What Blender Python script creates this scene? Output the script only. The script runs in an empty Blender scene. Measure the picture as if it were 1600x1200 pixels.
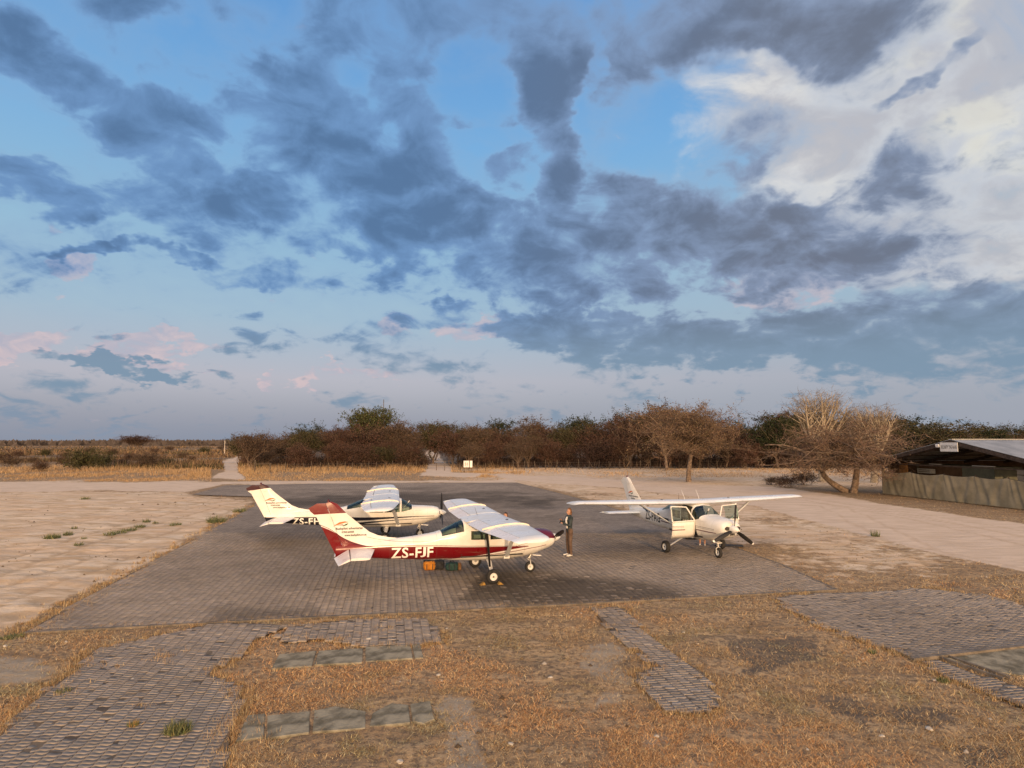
import bpy, bmesh, math, random
import numpy as np
from mathutils import Vector, Matrix

# ------------------------------------------------------------------ camera, sky, sun, exposure
S = bpy.context.scene
COL = S.collection
FPX, CAMH, HORY = 950.0, 4.5, 692.0
PITCH = math.atan((HORY - 600) / FPX)
cd = bpy.data.cameras.new('camera'); cam = bpy.data.objects.new('camera', cd); COL.objects.link(cam)
cd.sensor_width = 36.0; cd.lens = 36.0 * FPX / 1600.0
cd.clip_start = 0.1; cd.clip_end = 12000.0
cam.location = (0, 0, CAMH); cam.rotation_euler = (math.pi / 2 + PITCH, 0, 0)
S.camera = cam
S.view_settings.view_transform = 'Standard'; S.view_settings.look = 'None'
S.view_settings.exposure = 0.0; S.view_settings.gamma = 1.0
S.view_settings.use_curve_mapping = False
S.render.film_transparent = False
S.cycles.max_bounces = 6; S.cycles.diffuse_bounces = 2; S.cycles.glossy_bounces = 3
S.cycles.transmission_bounces = 4; S.cycles.transparent_max_bounces = 8
S.cycles.use_denoising = True

SUN_EL, SUN_AZ = math.radians(6.5), (0.155, -0.988)       # low evening sun behind the photographer, a little right
sv = Vector((SUN_AZ[0], SUN_AZ[1], 0)).normalized() * math.cos(SUN_EL) + Vector((0, 0, math.sin(SUN_EL)))
ld = bpy.data.lights.new('sun', 'SUN'); ld.energy = 2.8; ld.angle = math.radians(0.6); ld.color = (1.0, 0.64, 0.34)
sun = bpy.data.objects.new('sun', ld); COL.objects.link(sun)
sun.rotation_euler = (-sv).to_track_quat('-Z', 'Y').to_euler(); sun.location = (10, -30, 20)

def s2l(c):
    return tuple((x / 12.92 if x <= 0.04045 else ((x + 0.055) / 1.055) ** 2.4) for x in [v / 255.0 for v in c])

def ray(px, py):
    a = (px - 800) / FPX; b = (600 - py) / FPX
    c, s = math.cos(PITCH), math.sin(PITCH)
    return np.array([a, c - b * s, s + b * c])
def G(px, py, z=0.0):                                    # a point seen in the photograph -> the spot on the ground it stands on
    r = ray(px, py); t = (z - CAMH) / r[2]
    return float(r[0] * t), float(r[1] * t)

class NT:
    """tiny helper for writing node trees"""
    def __init__(s, tree): s.t = tree; s.n = tree.nodes; s.l = tree.links
    def node(s, kind, **kw):
        n = s.n.new(kind)
        for k, v in kw.items(): setattr(n, k, v)
        return n
    def put(s, sock, v):
        if isinstance(v, bpy.types.NodeSocket): s.l.new(v, sock)
        elif v is not None:
            if hasattr(sock.default_value, '__len__') and not hasattr(v, '__len__'): v = [v] * len(sock.default_value)
            if hasattr(sock.default_value, '__len__') and len(sock.default_value) == 4 and len(v) == 3: v = (*v, 1)
            sock.default_value = v
    def m(s, op, a, b=None, c=None, clamp=False):
        n = s.node('ShaderNodeMath', operation=op, use_clamp=clamp)
        for i, v in enumerate((a, b, c)):
            if v is not None: s.put(n.inputs[i], v)
        return n.outputs[0]
    def v(s, op, a, b=None, scale=None):
        n = s.node('ShaderNodeVectorMath', operation=op)
        s.put(n.inputs[0], a)
        if b is not None: s.put(n.inputs[1], b)
        if scale is not None: s.put(n.inputs['Scale'], scale)
        return n.outputs['Value'] if op in ('DOT_PRODUCT', 'LENGTH') else n.outputs[0]
    def ss(s, x, a, b, lo=0.0, hi=1.0, kind='SMOOTHSTEP'):
        n = s.node('ShaderNodeMapRange', interpolation_type=kind)
        s.put(n.inputs[0], x); s.put(n.inputs[1], a); s.put(n.inputs[2], b); s.put(n.inputs[3], lo); s.put(n.inputs[4], hi)
        return n.outputs[0]
    def mix(s, f, a, b, blend='MIX'):
        n = s.node('ShaderNodeMix', data_type='RGBA', blend_type=blend)
        s.put(n.inputs[0], f); s.put(n.inputs[6], a); s.put(n.inputs[7], b)
        return n.outputs[2]
    def noise(s, vec, scale, detail=4, rough=0.55, dist=0.0, color=False):
        n = s.node('ShaderNodeTexNoise')
        if vec is not None: s.put(n.inputs['Vector'], vec)
        s.put(n.inputs['Scale'], scale); s.put(n.inputs['Detail'], detail); s.put(n.inputs['Roughness'], rough); s.put(n.inputs['Distortion'], dist)
        return n.outputs[1] if color else n.outputs[0]
    def ramp(s, x, stops, interp='LINEAR'):
        n = s.node('ShaderNodeValToRGB'); cr = n.color_ramp; cr.interpolation = interp
        while len(cr.elements) < len(stops): cr.elements.new(0.5)
        for e, (p, c) in zip(cr.elements, sorted(stops, key=lambda q: q[0])):
            e.position = p; e.color = (*c, 1) if len(c) == 3 else c
        s.put(n.inputs[0], x)
        return n.outputs[0]

def make_world():
    w = bpy.data.worlds.new('World'); S.world = w; w.use_nodes = True
    t = NT(w.node_tree); t.n.clear()
    sky = t.node('ShaderNodeTexSky', sky_type='NISHITA', sun_disc=False)
    sky.sun_elevation = SUN_EL; sky.sun_rotation = math.atan2(SUN_AZ[0], SUN_AZ[1])
    sky.altitude = 1000; sky.dust_density = 1.5
    d = t.node('ShaderNodeTexCoord').outputs['Generated']
    sx = t.node('ShaderNodeSeparateXYZ'); t.put(sx.inputs[0], d)
    dx, dy, dz = sx.outputs
    # flat cloud layer seen in perspective
    den = t.m('ADD', t.m('MAXIMUM', dz, 0.0), 0.38)
    cb = t.node('ShaderNodeCombineXYZ'); t.put(cb.inputs[0], t.m('DIVIDE', dx, den)); t.put(cb.inputs[1], t.m('DIVIDE', dy, den)); t.put(cb.inputs[2], 1.7)
    p = cb.outputs[0]
    warp = t.v('SCALE', t.v('SUBTRACT', t.noise(p, 3.6, 5, 0.62, color=True), (0.5, 0.5, 0.5)), scale=0.15)
    wd = t.v('ADD', d, warp)
    def field(blobs):
        acc = 0.0
        for (cx, cy, rx, ry, ang, amp) in blobs:
            c = Vector(ray(cx, cy)); k = c.length; c.normalize()
            right = Vector((1, 0, 0)); right = (right - c * right.dot(c)).normalized(); up = right.cross(c)   # tangent frame
            a = math.radians(ang)
            e1 = right * math.cos(a) - up * math.sin(a); e2 = right * math.sin(a) + up * math.cos(a)
            e1 /= rx * 1.28 / FPX / k; e2 /= ry * 1.28 / FPX / k
            u = t.v('DOT_PRODUCT', wd, tuple(e1)); v = t.v('DOT_PRODUCT', wd, tuple(e2))
            q = t.m('MULTIPLY_ADD', u, u, t.m('MULTIPLY', v, v))
            g = t.ss(q, 1.0, 0.0, 0.0, amp)
            acc = t.m('MAXIMUM', acc, g) if not isinstance(acc, float) else g
        return acc
    dark = field([(70, 95, 120, 55, 25, 1), (245, 170, 150, 45, 12, .9), (130, 305, 100, 32, 12, 1), (265, 335, 120, 38, 28, .95),
                  (310, 275, 240, 62, 28, 1), (470, 190, 120, 120, 0, 1), (570, 255, 200, 90, 38, 1), (660, 170, 110, 120, 0, 1),
                  (700, 50, 240, 75, 0, 1), (868, 130, 45, 130, 4, 1), (965, 85, 70, 110, 0, .95), (1150, 25, 260, 60, 0, 1),
                  (1290, 35, 130, 60, -10, 1), (650, 345, 140, 80, 0, 1), (830, 385, 240, 90, 8, 1), (872, 290, 45, 60, 0, 1),
                  (1000, 295, 62, 46, 0, .9), (1120, 370, 280, 85, 3, 1), (1160, 222, 66, 58, 0, .8), (1425, 250, 50, 72, 25, .42),
                  (790, 245, 60, 42, 0, .85), (170, 392, 75, 13, 3, .85), (300, 402, 60, 13, 8, .8), (430, 440, 95, 22, 8, .7),
                  (520, 385, 65, 26, 0, .85), (680, 485, 90, 22, 4, .85), (900, 512, 170, 36, 3, .95), (1150, 535, 300, 48, 0, .95),
                  (1470, 520, 330, 85, 0, 1), (300, 15, 150, 32, 10, .8), (180, 560, 130, 13, 5, .75), (1480, 95, 120, 12, -38, .55), (1600, 100, 40, 40, -30, .6)])
    gaps = field([(375, 45, 110, 55, 0, .8), (760, 125, 75, 55, -20, 1), (1020, 185, 110, 75, -10, 1), (1150, 110, 90, 40, 10, .8), (1262, 235, 55, 60, 0, .8), (50, 225, 90, 40, 0, .7), (600, 225, 30, 30, 0, .5), (380, 95, 60, 40, 40, .5), (120, 180, 20, 15, 0, .3), (915, 150, 14, 90, 0, .6), (770, 215, 60, 14, 0, .6), (1290, 470, 70, 30, 0, .5), (560, 105, 40, 30, 0, .5), (430, 250, 40, 20, 30, .4)])
    white = field([(1420, 150, 330, 200, 0, 1), (1530, 215, 150, 90, 0, 1.0), (1470, 350, 330, 110, 0, .9), (1600, -150, 500, 260, 0, 1)])
    pink = field([(30, 528, 60, 26, 0, 1), (225, 538, 120, 18, -4, .9), (610, 497, 42, 32, -30, .9), (755, 512, 90, 26, 0, .85),
                  (1225, 440, 110, 36, -5, .9), (122, 418, 36, 24, 0, .8), (415, 587, 22, 9, 0, .7), (325, 573, 22, 8, 0, .7), (560, 585, 110, 14, 0, .7)])
    n1 = t.noise(p, 5.6, 8, 0.55, 0.5)
    n2 = t.noise(p, 14.0, 6, 0.55, 0.5)
    n3 = t.noise(p, 2.2, 3, 0.5)
    back = t.ss(dy, 0.10, -0.55)                         # towards the sunset side the cover is even, thin and bright
    # clear air, by elevation; nishita carries the hue round the horizon
    el = t.m('MAXIMUM', dz, 0.0)
    grad = t.ramp(el, [(0.0, s2l((130, 144, 162))), (0.035, s2l((160, 162, 178))), (0.10, s2l((186, 184, 197))), (0.19, s2l((168, 193, 212))),
                       (0.30, s2l((152, 194, 222))), (0.45, s2l((124, 180, 230))), (0.62, s2l((96, 156, 220))), (1.0, s2l((70, 130, 205)))])
    nish = t.v('SCALE', sky.outputs[0], scale=0.10)
    clear = t.mix(0.12, grad, nish)
    rightness = t.ss(dx, -0.35, 0.6)
    clear = t.mix(t.m('MULTIPLY', t.ss(el, 0.35, 0.02), t.m('MULTIPLY', rightness, 0.45)), clear, s2l((150, 163, 176)))
    # white lit cloud at the upper right
    wm = t.ss(t.m('ADD', white, t.m('MULTIPLY', t.m('SUBTRACT', n1, 0.5), 2.2)), 0.15, 0.80)
    wm = t.m('MULTIPLY', wm, t.ss(white, 0.0, 0.25))
    wcol = t.mix(t.ss(n2, 0.25, 0.75), s2l((206, 209, 216)), s2l((240, 235, 226)))
    wcol = t.mix(t.ss(n1, 0.58, 0.40), wcol, s2l((192, 190, 194)))
    hot = field([(1535, 210, 95, 55, 10, 1), (1440, 40, 110, 50, -20, .8)])
    wcol = t.mix(t.m('MULTIPLY', t.ss(t.m('ADD', hot, t.m('MULTIPLY', t.m('SUBTRACT', n2, .5), 2.6)), .3, 1.2), .55), wcol, s2l((254, 247, 222)))
    col = t.mix(t.m('MULTIPLY', wm, 0.93), clear, wcol)
    # small pink cumulus
    pm = t.ss(t.m('ADD', pink, t.m('MULTIPLY', t.m('SUBTRACT', n2, 0.5), 2.2)), 0.35, 0.75)
    pcol = t.mix(t.ss(n2, 0.35, 0.7), s2l((180, 176, 192)), s2l((222, 196, 196)))
    col = t.mix(t.m('MULTIPLY', pm, 0.7), col, pcol)
    # dark stratocumulus
    dark = t.m('SUBTRACT', dark, gaps)
    dens = t.m('ADD', t.m('MULTIPLY_ADD', t.m('SUBTRACT', n1, 0.5), 2.9, dark), t.m('MULTIPLY', t.m('SUBTRACT', n2, 0.5), 1.7))
    soft = t.ss(n3, 0.38, 0.62, 0.24, 0.44)
    veil = t.ss(t.m('ADD', dens, t.m('MULTIPLY', t.m('SUBTRACT', n3, .5), 1.2)), -0.9, 0.7)
    veil = t.m('MULTIPLY', veil, t.ss(el, 0.10, 0.30))
    col = t.mix(t.m('MULTIPLY', veil, 0.40), col, t.mix(t.ss(dx, -0.2, 0.5), s2l((142, 172, 206)), s2l((168, 180, 198))))
    dm = t.ss(dens, t.m('SUBTRACT', 0.42, soft), t.m('ADD', 0.42, soft))
    core = t.ss(t.m('ADD', dens, t.m('MULTIPLY', t.m('SUBTRACT', n1, 0.5), 1.2)), 0.35, 1.5)
    dcol = t.mix(t.ss(dx, -0.25, 0.45), s2l((112, 150, 196)), s2l((136, 152, 180)))
    dcor = t.mix(t.ss(dx, -0.25, 0.45), s2l((86, 118, 158)), s2l((106, 116, 136)))
    dcol = t.mix(core, dcol, dcor)
    dcol = t.mix(t.ss(el, 0.24, 0.10), dcol, s2l((126, 150, 172)))
    col = t.mix(t.m('MULTIPLY', dm, 0.97), col, dcol)
    # low haze swallows everything at the horizon
    col = t.mix(t.ss(el, 0.09, 0.0, 0.0, 0.65), col, t.mix(rightness, s2l((142, 148, 166)), s2l((164, 167, 179))))
    # sunset half of the sky
    sdot = t.v('DOT_PRODUCT', d, tuple(sv))
    glow = t.ss(sdot, -0.15, 1.0, kind='SMOOTHERSTEP')
    bcol = t.mix(glow, (0.62, 0.60, 0.60), (3.2, 2.35, 1.6))
    bcol = t.mix(t.ss(n1, 0.42, 0.62, 0, .35), bcol, (0.40, 0.42, 0.48))
    col = t.mix(back, col, bcol)
    lp = t.ss(dz, -0.02, -0.10)
    col = t.mix(lp, col, (0.16, 0.14, 0.12))
    bg = t.node('ShaderNodeBackground'); t.put(bg.inputs[0], col); bg.inputs[1].default_value = 1.0
    o = t.node('ShaderNodeOutputWorld'); t.l.new(bg.outputs[0], o.inputs[0])
    w.cycles.sampling_method = 'MANUAL'; w.cycles.sample_map_resolution = 512
make_world()

# ------------------------------------------------------------------ helpers
rng = np.random.default_rng(7)
def tag(o, label=None, cat=None, group=None, kind=None):
    if label: o['label'] = label
    if cat: o['category'] = cat
    if group: o['group'] = group
    if kind: o['kind'] = kind
    return o
def link(o, parent=None):
    COL.objects.link(o)
    if parent is not None: o.parent = parent
    return o
def empty(name, loc=(0, 0, 0), rz=0.0):
    o = bpy.data.objects.new(name, None); COL.objects.link(o); o.location = loc; o.rotation_euler = (0, 0, rz)
    o.empty_display_size = 0.3
    return o
def mesh_np(name, V, F, mat=None, col=None, smooth=False):
    """V (n,3); F list of arrays of faces (tris and/or quads, each (m,k)); col (n,3) point colours"""
    me = bpy.data.meshes.new(name); V = np.asarray(V, np.float32)
    if not isinstance(F, (list, tuple)): F = [F]
    F = [np.asarray(f, np.int32) for f in F if len(f)]
    me.vertices.add(len(V)); me.vertices.foreach_set('co', V.ravel())
    loops = np.concatenate([f.ravel() for f in F]); sizes = np.concatenate([np.full(len(f), f.shape[1], np.int32) for f in F])
    starts = np.concatenate([[0], np.cumsum(sizes)[:-1]]).astype(np.int32)
    me.loops.add(len(loops)); me.loops.foreach_set('vertex_index', loops)
    me.polygons.add(len(sizes)); me.polygons.foreach_set('loop_start', starts); me.polygons.foreach_set('loop_total', sizes)
    if smooth: me.polygons.foreach_set('use_smooth', np.ones(len(sizes), bool))
    if col is not None:
        a = me.color_attributes.new('Col', 'FLOAT_COLOR', 'POINT')
        c = np.ones((len(V), 4), np.float32); c[:, :3] = col; a.data.foreach_set('color', c.ravel())
    me.update(calc_edges=True)
    if mat: me.materials.append(mat)
    return me
def obj(name, me, parent=None, loc=None):
    o = bpy.data.objects.new(name, me); link(o, parent)
    if loc is not None: o.location = loc
    return o
class MB:
    """collects simple shapes into one mesh"""
    def __init__(s): s.v = []; s.f = []
    def add(s, V, F):
        b = len(s.v); s.v += [tuple(map(float, p)) for p in V]; s.f += [tuple(int(i) + b for i in f) for f in F]; return s
    def box(s, c, d, rot=None, taper=1.0):
        x, y, z = [q / 2 for q in d]; P = []
        for k in (-1, 1):
            tp = taper if k > 0 else 1.0
            for i, j in ((-1, -1), (1, -1), (1, 1), (-1, 1)): P.append(Vector((i * x * tp, j * y * tp, k * z)))
        if rot is not None: P = [rot @ p for p in P]
        P = [p + Vector(c) for p in P]
        return s.add(P, [(3, 2, 1, 0), (4, 5, 6, 7), (0, 1, 5, 4), (1, 2, 6, 5), (2, 3, 7, 6), (3, 0, 4, 7)])
    def tube(s, pts, rad, n=8, cap=True, flat=1.0):
        V, F = tube_np(np.array(pts, float), np.array(rad if hasattr(rad, '__len__') else [rad] * len(pts), float), n, flat)
        s.add(V, F)
        if cap:
            m = len(pts); b = len(s.v) - m * n
            s.f.append(tuple(b + i for i in reversed(range(n)))); s.f.append(tuple(b + (m - 1) * n + i for i in range(n)))
        return s
    def lathe(s, prof, n=20, M=Matrix.Identity(4)):
        V = []; F = []
        for (x, r) in prof:
            for k in range(n):
                a = 2 * math.pi * k / n; V.append(M @ Vector((x, r * math.cos(a), r * math.sin(a))))
        for i in range(len(prof) - 1):
            for k in range(n):
                F.append((i * n + k, i * n + (k + 1) % n, (i + 1) * n + (k + 1) % n, (i + 1) * n + k))
        return s.add(V, F)
    def loft(s, rings, cap0=True, cap1=True):
        n = len(rings[0]); V = [p for r in rings for p in r]; F = []
        for i in range(len(rings) - 1):
            for k in range(n): F.append((i * n + k, i * n + (k + 1) % n, (i + 1) * n + (k + 1) % n, (i + 1) * n + k))
        if cap0: F.append(tuple(reversed(range(n))))
        if cap1: F.append(tuple(range((len(rings) - 1) * n, len(rings) * n)))
        return s.add(V, F)
    def mesh(s, name, mat, smooth=False, auto=None, fix=True):
        me = bpy.data.meshes.new(name); me.from_pydata(s.v, [], s.f); me.materials.append(mat)
        if fix:
            bm = bmesh.new(); bm.from_mesh(me); bmesh.ops.recalc_face_normals(bm, faces=bm.faces); bm.to_mesh(me); bm.free()
        if smooth:
            for p in me.polygons: p.use_smooth = True
            if auto: me.set_sharp_from_angle(angle=math.radians(auto))
        me.update(); return me
    def build(s, name, mat, parent=None, smooth=False, auto=35, loc=None):
        return obj(name, s.mesh(name, mat, smooth, auto), parent, loc)
def tube_np(P, R, n=5, flat=1.0):
    m = len(P); T = np.gradient(P, axis=0); T /= np.linalg.norm(T, axis=1)[:, None] + 1e-9
    ref = np.array([0, 0, 1.0]) if abs(T[0, 2]) < 0.85 else np.array([1.0, 0, 0])
    A = np.cross(T, ref); A /= np.linalg.norm(A, axis=1)[:, None] + 1e-9; B = np.cross(T, A)
    a = np.arange(n) * 2 * np.pi / n
    V = (P[:, None] + R[:, None, None] * (np.cos(a)[None, :, None] * A[:, None] + flat * np.sin(a)[None, :, None] * B[:, None])).reshape(-1, 3)
    i = np.arange(m - 1)[:, None] * n; k = np.arange(n)[None]; k2 = (k + 1) % n
    F = np.stack([i + k, i + k2, i + n + k2, i + n + k], -1).reshape(-1, 4)
    return V, F
# value noise in numpy
_PT = rng.random((256, 256))
def vnoise(x, y):
    xi = np.floor(x).astype(int); yi = np.floor(y).astype(int); fx = x - xi; fy = y - yi
    fx = fx * fx * (3 - 2 * fx); fy = fy * fy * (3 - 2 * fy)
    g = lambda a, b: _PT[a & 255, b & 255]
    return (g(xi, yi) * (1 - fx) + g(xi + 1, yi) * fx) * (1 - fy) + (g(xi, yi + 1) * (1 - fx) + g(xi + 1, yi + 1) * fx) * fy
def fbm(x, y, o=4, g=0.5):
    s = 0; a = 1; t = 0
    for i in range(o):
        c_, s_ = math.cos(.6 + 1.1 * i), math.sin(.6 + 1.1 * i); s = s + a * vnoise((x * c_ - y * s_) * 2.03 ** i + 17.3 * i, (x * s_ + y * c_) * 2.03 ** i + 5.1 * i); t += a; a *= g
    return s / t
def proj(x, y, z=0.0):
    z = z - CAMH; c, s = math.cos(PITCH), math.sin(PITCH); d = c * y + s * z; u = -s * y + c * z
    d = np.maximum(d, 0.05)
    return 800 + FPX * x / d, 600 - FPX * u / d
def poly_sdf(px, py, poly):
    """signed distance, positive inside, in the units of the polygon"""
    inside = np.zeros(np.shape(px), bool); dm = np.full(np.shape(px), 1e9)
    n = len(poly)
    for i in range(n):
        x0, y0 = poly[i]; x1, y1 = poly[(i + 1) % n]
        cond = ((y0 > py) != (y1 > py)) & (px < (x1 - x0) * (py - y0) / ((y1 - y0) if y1 != y0 else 1e-9) + x0)
        inside ^= cond
        dx, dy = x1 - x0, y1 - y0; L = dx * dx + dy * dy + 1e-12
        t = np.clip(((px - x0) * dx + (py - y0) * dy) / L, 0, 1)
        dm = np.minimum(dm, np.hypot(px - x0 - t * dx, py - y0 - t * dy))
    return np.where(inside, dm, -dm)
def sstep(x, a, b):
    t = np.clip((x - a) / (b - a), 0, 1); return t * t * (3 - 2 * t)
def GP(pts): return [G(*p) for p in pts]

# ------------------------------------------------------------------ materials
def mat_base(name, rough=0.8, spec=0.3):
    m = bpy.data.materials.new(name); m.use_nodes = True; t = NT(m.node_tree)
    b = t.n['Principled BSDF']; b.inputs['Roughness'].default_value = rough
    b.inputs['Specular IOR Level'].default_value = spec
    return m, t, b
def mat_noise(name, c1, c2, scale=6.0, rough=0.8, bump=0.0, spec=0.3, metal=0.0, bscale=None, detail=5, dist=0.01):
    m, t, b = mat_base(name, rough, spec)
    co = t.node('ShaderNodeTexCoord').outputs['Object']
    n = t.noise(co, scale, detail, 0.6)
    t.put(b.inputs['Base Color'], t.mix(t.ss(n, 0.35, 0.65), c1, c2)); b.inputs['Metallic'].default_value = metal
    if bump:
        bp = t.node('ShaderNodeBump'); bp.inputs['Strength'].default_value = bump; bp.inputs['Distance'].default_value = dist
        t.put(bp.inputs['Height'], t.noise(co, bscale or scale * 4, 4, 0.6)); t.put(b.inputs['Normal'], bp.outputs[0])
    return m
def mat_attr(name, rough=0.85, spec=0.15, scale=None, var=0.25, transl=0.0):
    m, t, b = mat_base(name, rough, spec)
    a = t.node('ShaderNodeAttribute', attribute_name='Col').outputs['Color']
    if scale:
        co = t.node('ShaderNodeTexCoord').outputs['Object']; n = t.noise(co, scale, 4, 0.6)
        a = t.mix(1.0, a, t.ramp(n, [(0.3, (1 - var,) * 3), (0.7, (1 + var,) * 3)]), 'MULTIPLY')
    t.put(b.inputs['Base Color'], a)
    if transl:
        tr = t.node('ShaderNodeBsdfTranslucent'); t.put(tr.inputs[0], a); mx = t.node('ShaderNodeMixShader'); mx.inputs[0].default_value = transl
        t.l.new(b.outputs[0], mx.inputs[1]); t.l.new(tr.outputs[0], mx.inputs[2]); t.l.new(mx.outputs[0], t.n['Material Output'].inputs[0])
    return m
M = {}
M['grass'] = mat_attr('dry_grass', 0.9, 0.1)
M['paver'] = mat_attr('paver_concrete', 0.92, 0.08, 9.0, 0.16)
M['slab'] = mat_noise('slab_concrete', (0.12, 0.107, 0.078), (0.30, 0.265, 0.195), 2.6, 0.95, 0.9, spec=0.05, dist=0.02)
M['stone'] = mat_noise('pale_stone', (0.34, 0.30, 0.25), (0.50, 0.45, 0.38), 14, 0.85, 0.3)
M['twig'] = mat_attr('twigs', 0.9, 0.1)
M['bark'] = mat_noise('bark', (0.10, 0.072, 0.052), (0.24, 0.17, 0.12), 5, 0.95, 0.6, bscale=18, dist=0.03)
M['bark_pale'] = mat_noise('pale_bark', (0.30, 0.24, 0.17), (0.45, 0.37, 0.27), 5, 0.9, 0.4)
M['post'] = mat_noise('fence_post_wood', (0.05, 0.036, 0.026), (0.13, 0.10, 0.075), 8, 0.95)
M['wire'] = mat_noise('fence_wire', (0.16, 0.14, 0.12), (0.24, 0.2, 0.18), 8, 0.6, metal=0.6)

# ------------------------------------------------------------------ ground
APRON_PX = [(38, 991), (130, 938), (270, 862), (398, 791), (402, 777), (300, 773.5), (352, 759), (500, 756), (806, 754.5), (868, 770), (945, 791), (1040, 820), (1132, 851), (1222, 884), (1307, 923), (1000, 940), (700, 956), (360, 973)]
APRON = GP(APRON_PX)
PATCH_L = GP([(-60, 1230), (0, 1146), (60, 1085), (115, 1050), (140, 1018), (245, 995), (330, 975), (400, 975), (455, 978), (400, 1000), (372, 1030), (325, 1052), (372, 1076), (382, 1105), (362, 1135), (352, 1230)])
PATCH_M = GP([(455, 978), (560, 968), (660, 968), (692, 985), (694, 1004), (650, 1010), (560, 1012), (505, 1000), (440, 1006), (432, 995)])
PATCH_C = GP([(925, 950), (975, 950), (1010, 992), (1055, 1025), (1105, 1055), (1128, 1108), (1095, 1120), (1040, 1115), (1000, 1075), (990, 1055), (1025, 1045), (995, 1022), (965, 995), (940, 972)])
PATCH_R = GP([(1206, 935), (1275, 928), (1330, 926), (1385, 924), (1440, 920), (1480, 925), (1540, 930), (1600, 947), (1680, 962), (1680, 1022), (1600, 1014), (1500, 1025), (1435, 1032), (1365, 1010), (1270, 975)])
PATCH_S = GP([(1440, 1034), (1462, 1031), (1535, 1058), (1600, 1075), (1680, 1100), (1680, 1140), (1600, 1108), (1530, 1080), (1470, 1058)])
ROAD = [(760, 741), (900, 745), (1060, 752), (1240, 764), (1420, 792), (1720, 838), (1720, 910), (1600, 893), (1450, 862), (1300, 822), (1180, 790), (1040, 770), (900, 757), (800, 752)]
TRACK = [(330, 747), (352, 736), (345, 722), (372, 713), (380, 716), (372, 726), (372, 740), (385, 748)]
PATH = [(655, 744), (668, 733), (667, 722), (664, 708), (672, 700), (682, 703), (688, 716), (702, 727), (706, 738), (760, 741), (740, 746)]
BARE = [[(905, 1010), (960, 1000), (985, 1020), (960, 1042), (1000, 1055), (990, 1075), (940, 1065), (900, 1042)], [(985, 1140), (1030, 1138), (1045, 1162), (1000, 1165)],
        [(-40, 1025), (60, 1028), (90, 1052), (20, 1068), (-40, 1070)], [(690, 1080), (730, 1090), (745, 1150), (770, 1210), (700, 1210), (690, 1140), (670, 1110)], [(930, 1080), (975, 1085), (970, 1105), (925, 1100)]]
DARKP = [[(1262, 1078), (1330, 1085), (1400, 1120), (1360, 1150), (1300, 1120)], [(1375, 1100), (1470, 1100), (1500, 1130), (1420, 1140)], [(1140, 1000), (1290, 990), (1300, 1020), (1150, 1060)], [(1480, 1150), (1570, 1160), (1570, 1200), (1500, 1200)]]

RUTS = [[(-60, 905), (150, 838), (330, 790), (400, 777)], [(-60, 948), (110, 893), (270, 838), (395, 792)], [(-100, 800), (150, 790), (420, 772)], [(-100, 835), (120, 812), (330, 780)],
        [(800, 748), (1000, 757), (1250, 778), (1450, 812), (1700, 868)], [(900, 751), (1150, 765), (1400, 800), (1700, 850)], [(860, 762), (1050, 782), (1300, 830), (1640, 905)], [(1000, 768), (1300, 790), (1480, 880), (1560, 960)]]
def region(px, py, polys, soft):
    r = np.full(np.shape(px), -1e9)
    for p in polys: r = np.maximum(r, poly_sdf(px, py, p))
    return sstep(r, -soft, soft)
paved_polys = [APRON, PATCH_L, PATCH_M, PATCH_C, PATCH_R, PATCH_S]
def masks(x, y):
    """sand, grass cover, dark soil at ground spots, laid out from the photograph's plan"""
    px, py = proj(x, y)
    w = (fbm(x * 0.9, y * 0.9, 4) - 0.5)
    wl = (fbm(x * 0.18 + 9, y * 0.18, 4) - 0.5)
    apx, apy = px + w * 30, py + w * 10
    sand = np.zeros(np.shape(x))
    left = region(apx, apy, [[(-900, 765), (290, 768), (300, 775), (395, 782), (385, 792), (255, 862), (110, 935), (0, 985), (-200, 1060), (-900, 1300)]], 8)
    sand = np.maximum(sand, left)
    rightf = region(apx, apy, [[(806, 750), (1040, 768), (1180, 790), (1400, 845), (1650, 900), (2200, 1000), (1600, 925), (1300, 915), (1140, 848), (940, 785)]], 6)
    sand = np.maximum(sand, rightf * np.clip(0.86 - 0.75 * sstep(py, 810, 915) + 1.5 * wl, 0.0, 1))
    farside = sstep(py, 766, 756) * sstep(px, 560, 820)
    road = region(px, py + wl * 8, [ROAD, TRACK, PATH, [(-900, 755), (300, 752), (560, 752), (800, 750), (808, 755), (350, 757.5), (290, 771), (150, 766), (-900, 772)]], 3)
    sand = np.maximum(sand, np.maximum(road, farside * 0.70))
    bare = region(px + w * 40, py + w * 20, BARE, 12)
    dark = region(px + w * 90, py + w * 40, DARKP, 14)
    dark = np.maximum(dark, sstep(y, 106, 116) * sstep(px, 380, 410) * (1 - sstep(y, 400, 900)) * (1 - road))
    return np.clip(sand, 0, 1), np.clip(road, 0, 1), bare, dark, left
U = np.linspace(-1.45, 1.45, 520); Yr = np.concatenate([[-2500, -300, -60, -10], 5 * (120 / 5) ** (np.linspace(0, 1, 620)), 120 * (9500 / 120) ** (np.linspace(0, 1, 161)[1:])])
gy = np.repeat(Yr[:, None], len(U), 1); gx = U[None] * (np.abs(gy) + 12)
sd, rd, br, dk, lf = masks(gx, gy)
pav = np.full(gx.shape, -1e9)
for P_ in paved_polys: pav = np.maximum(pav, poly_sdf(gx, gy, P_))
gz = (fbm(gx * 1.3, gy * 1.3, 4) - 0.5) * 0.07 + (fbm(gx * 4, gy * 4, 3) - 0.5) * 0.05 * sstep(60 - gy, 0, 30)
ang = gx * 0.98 + gy * 0.19
ruts = np.sin((gx * 0.25 + gy) * 2.2 + 4 * fbm(gx * .2, gy * .2, 3)) * 0.012 + (fbm(gx * 1.3, gy * 2.6, 5, .62) - .5) * .075
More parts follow.
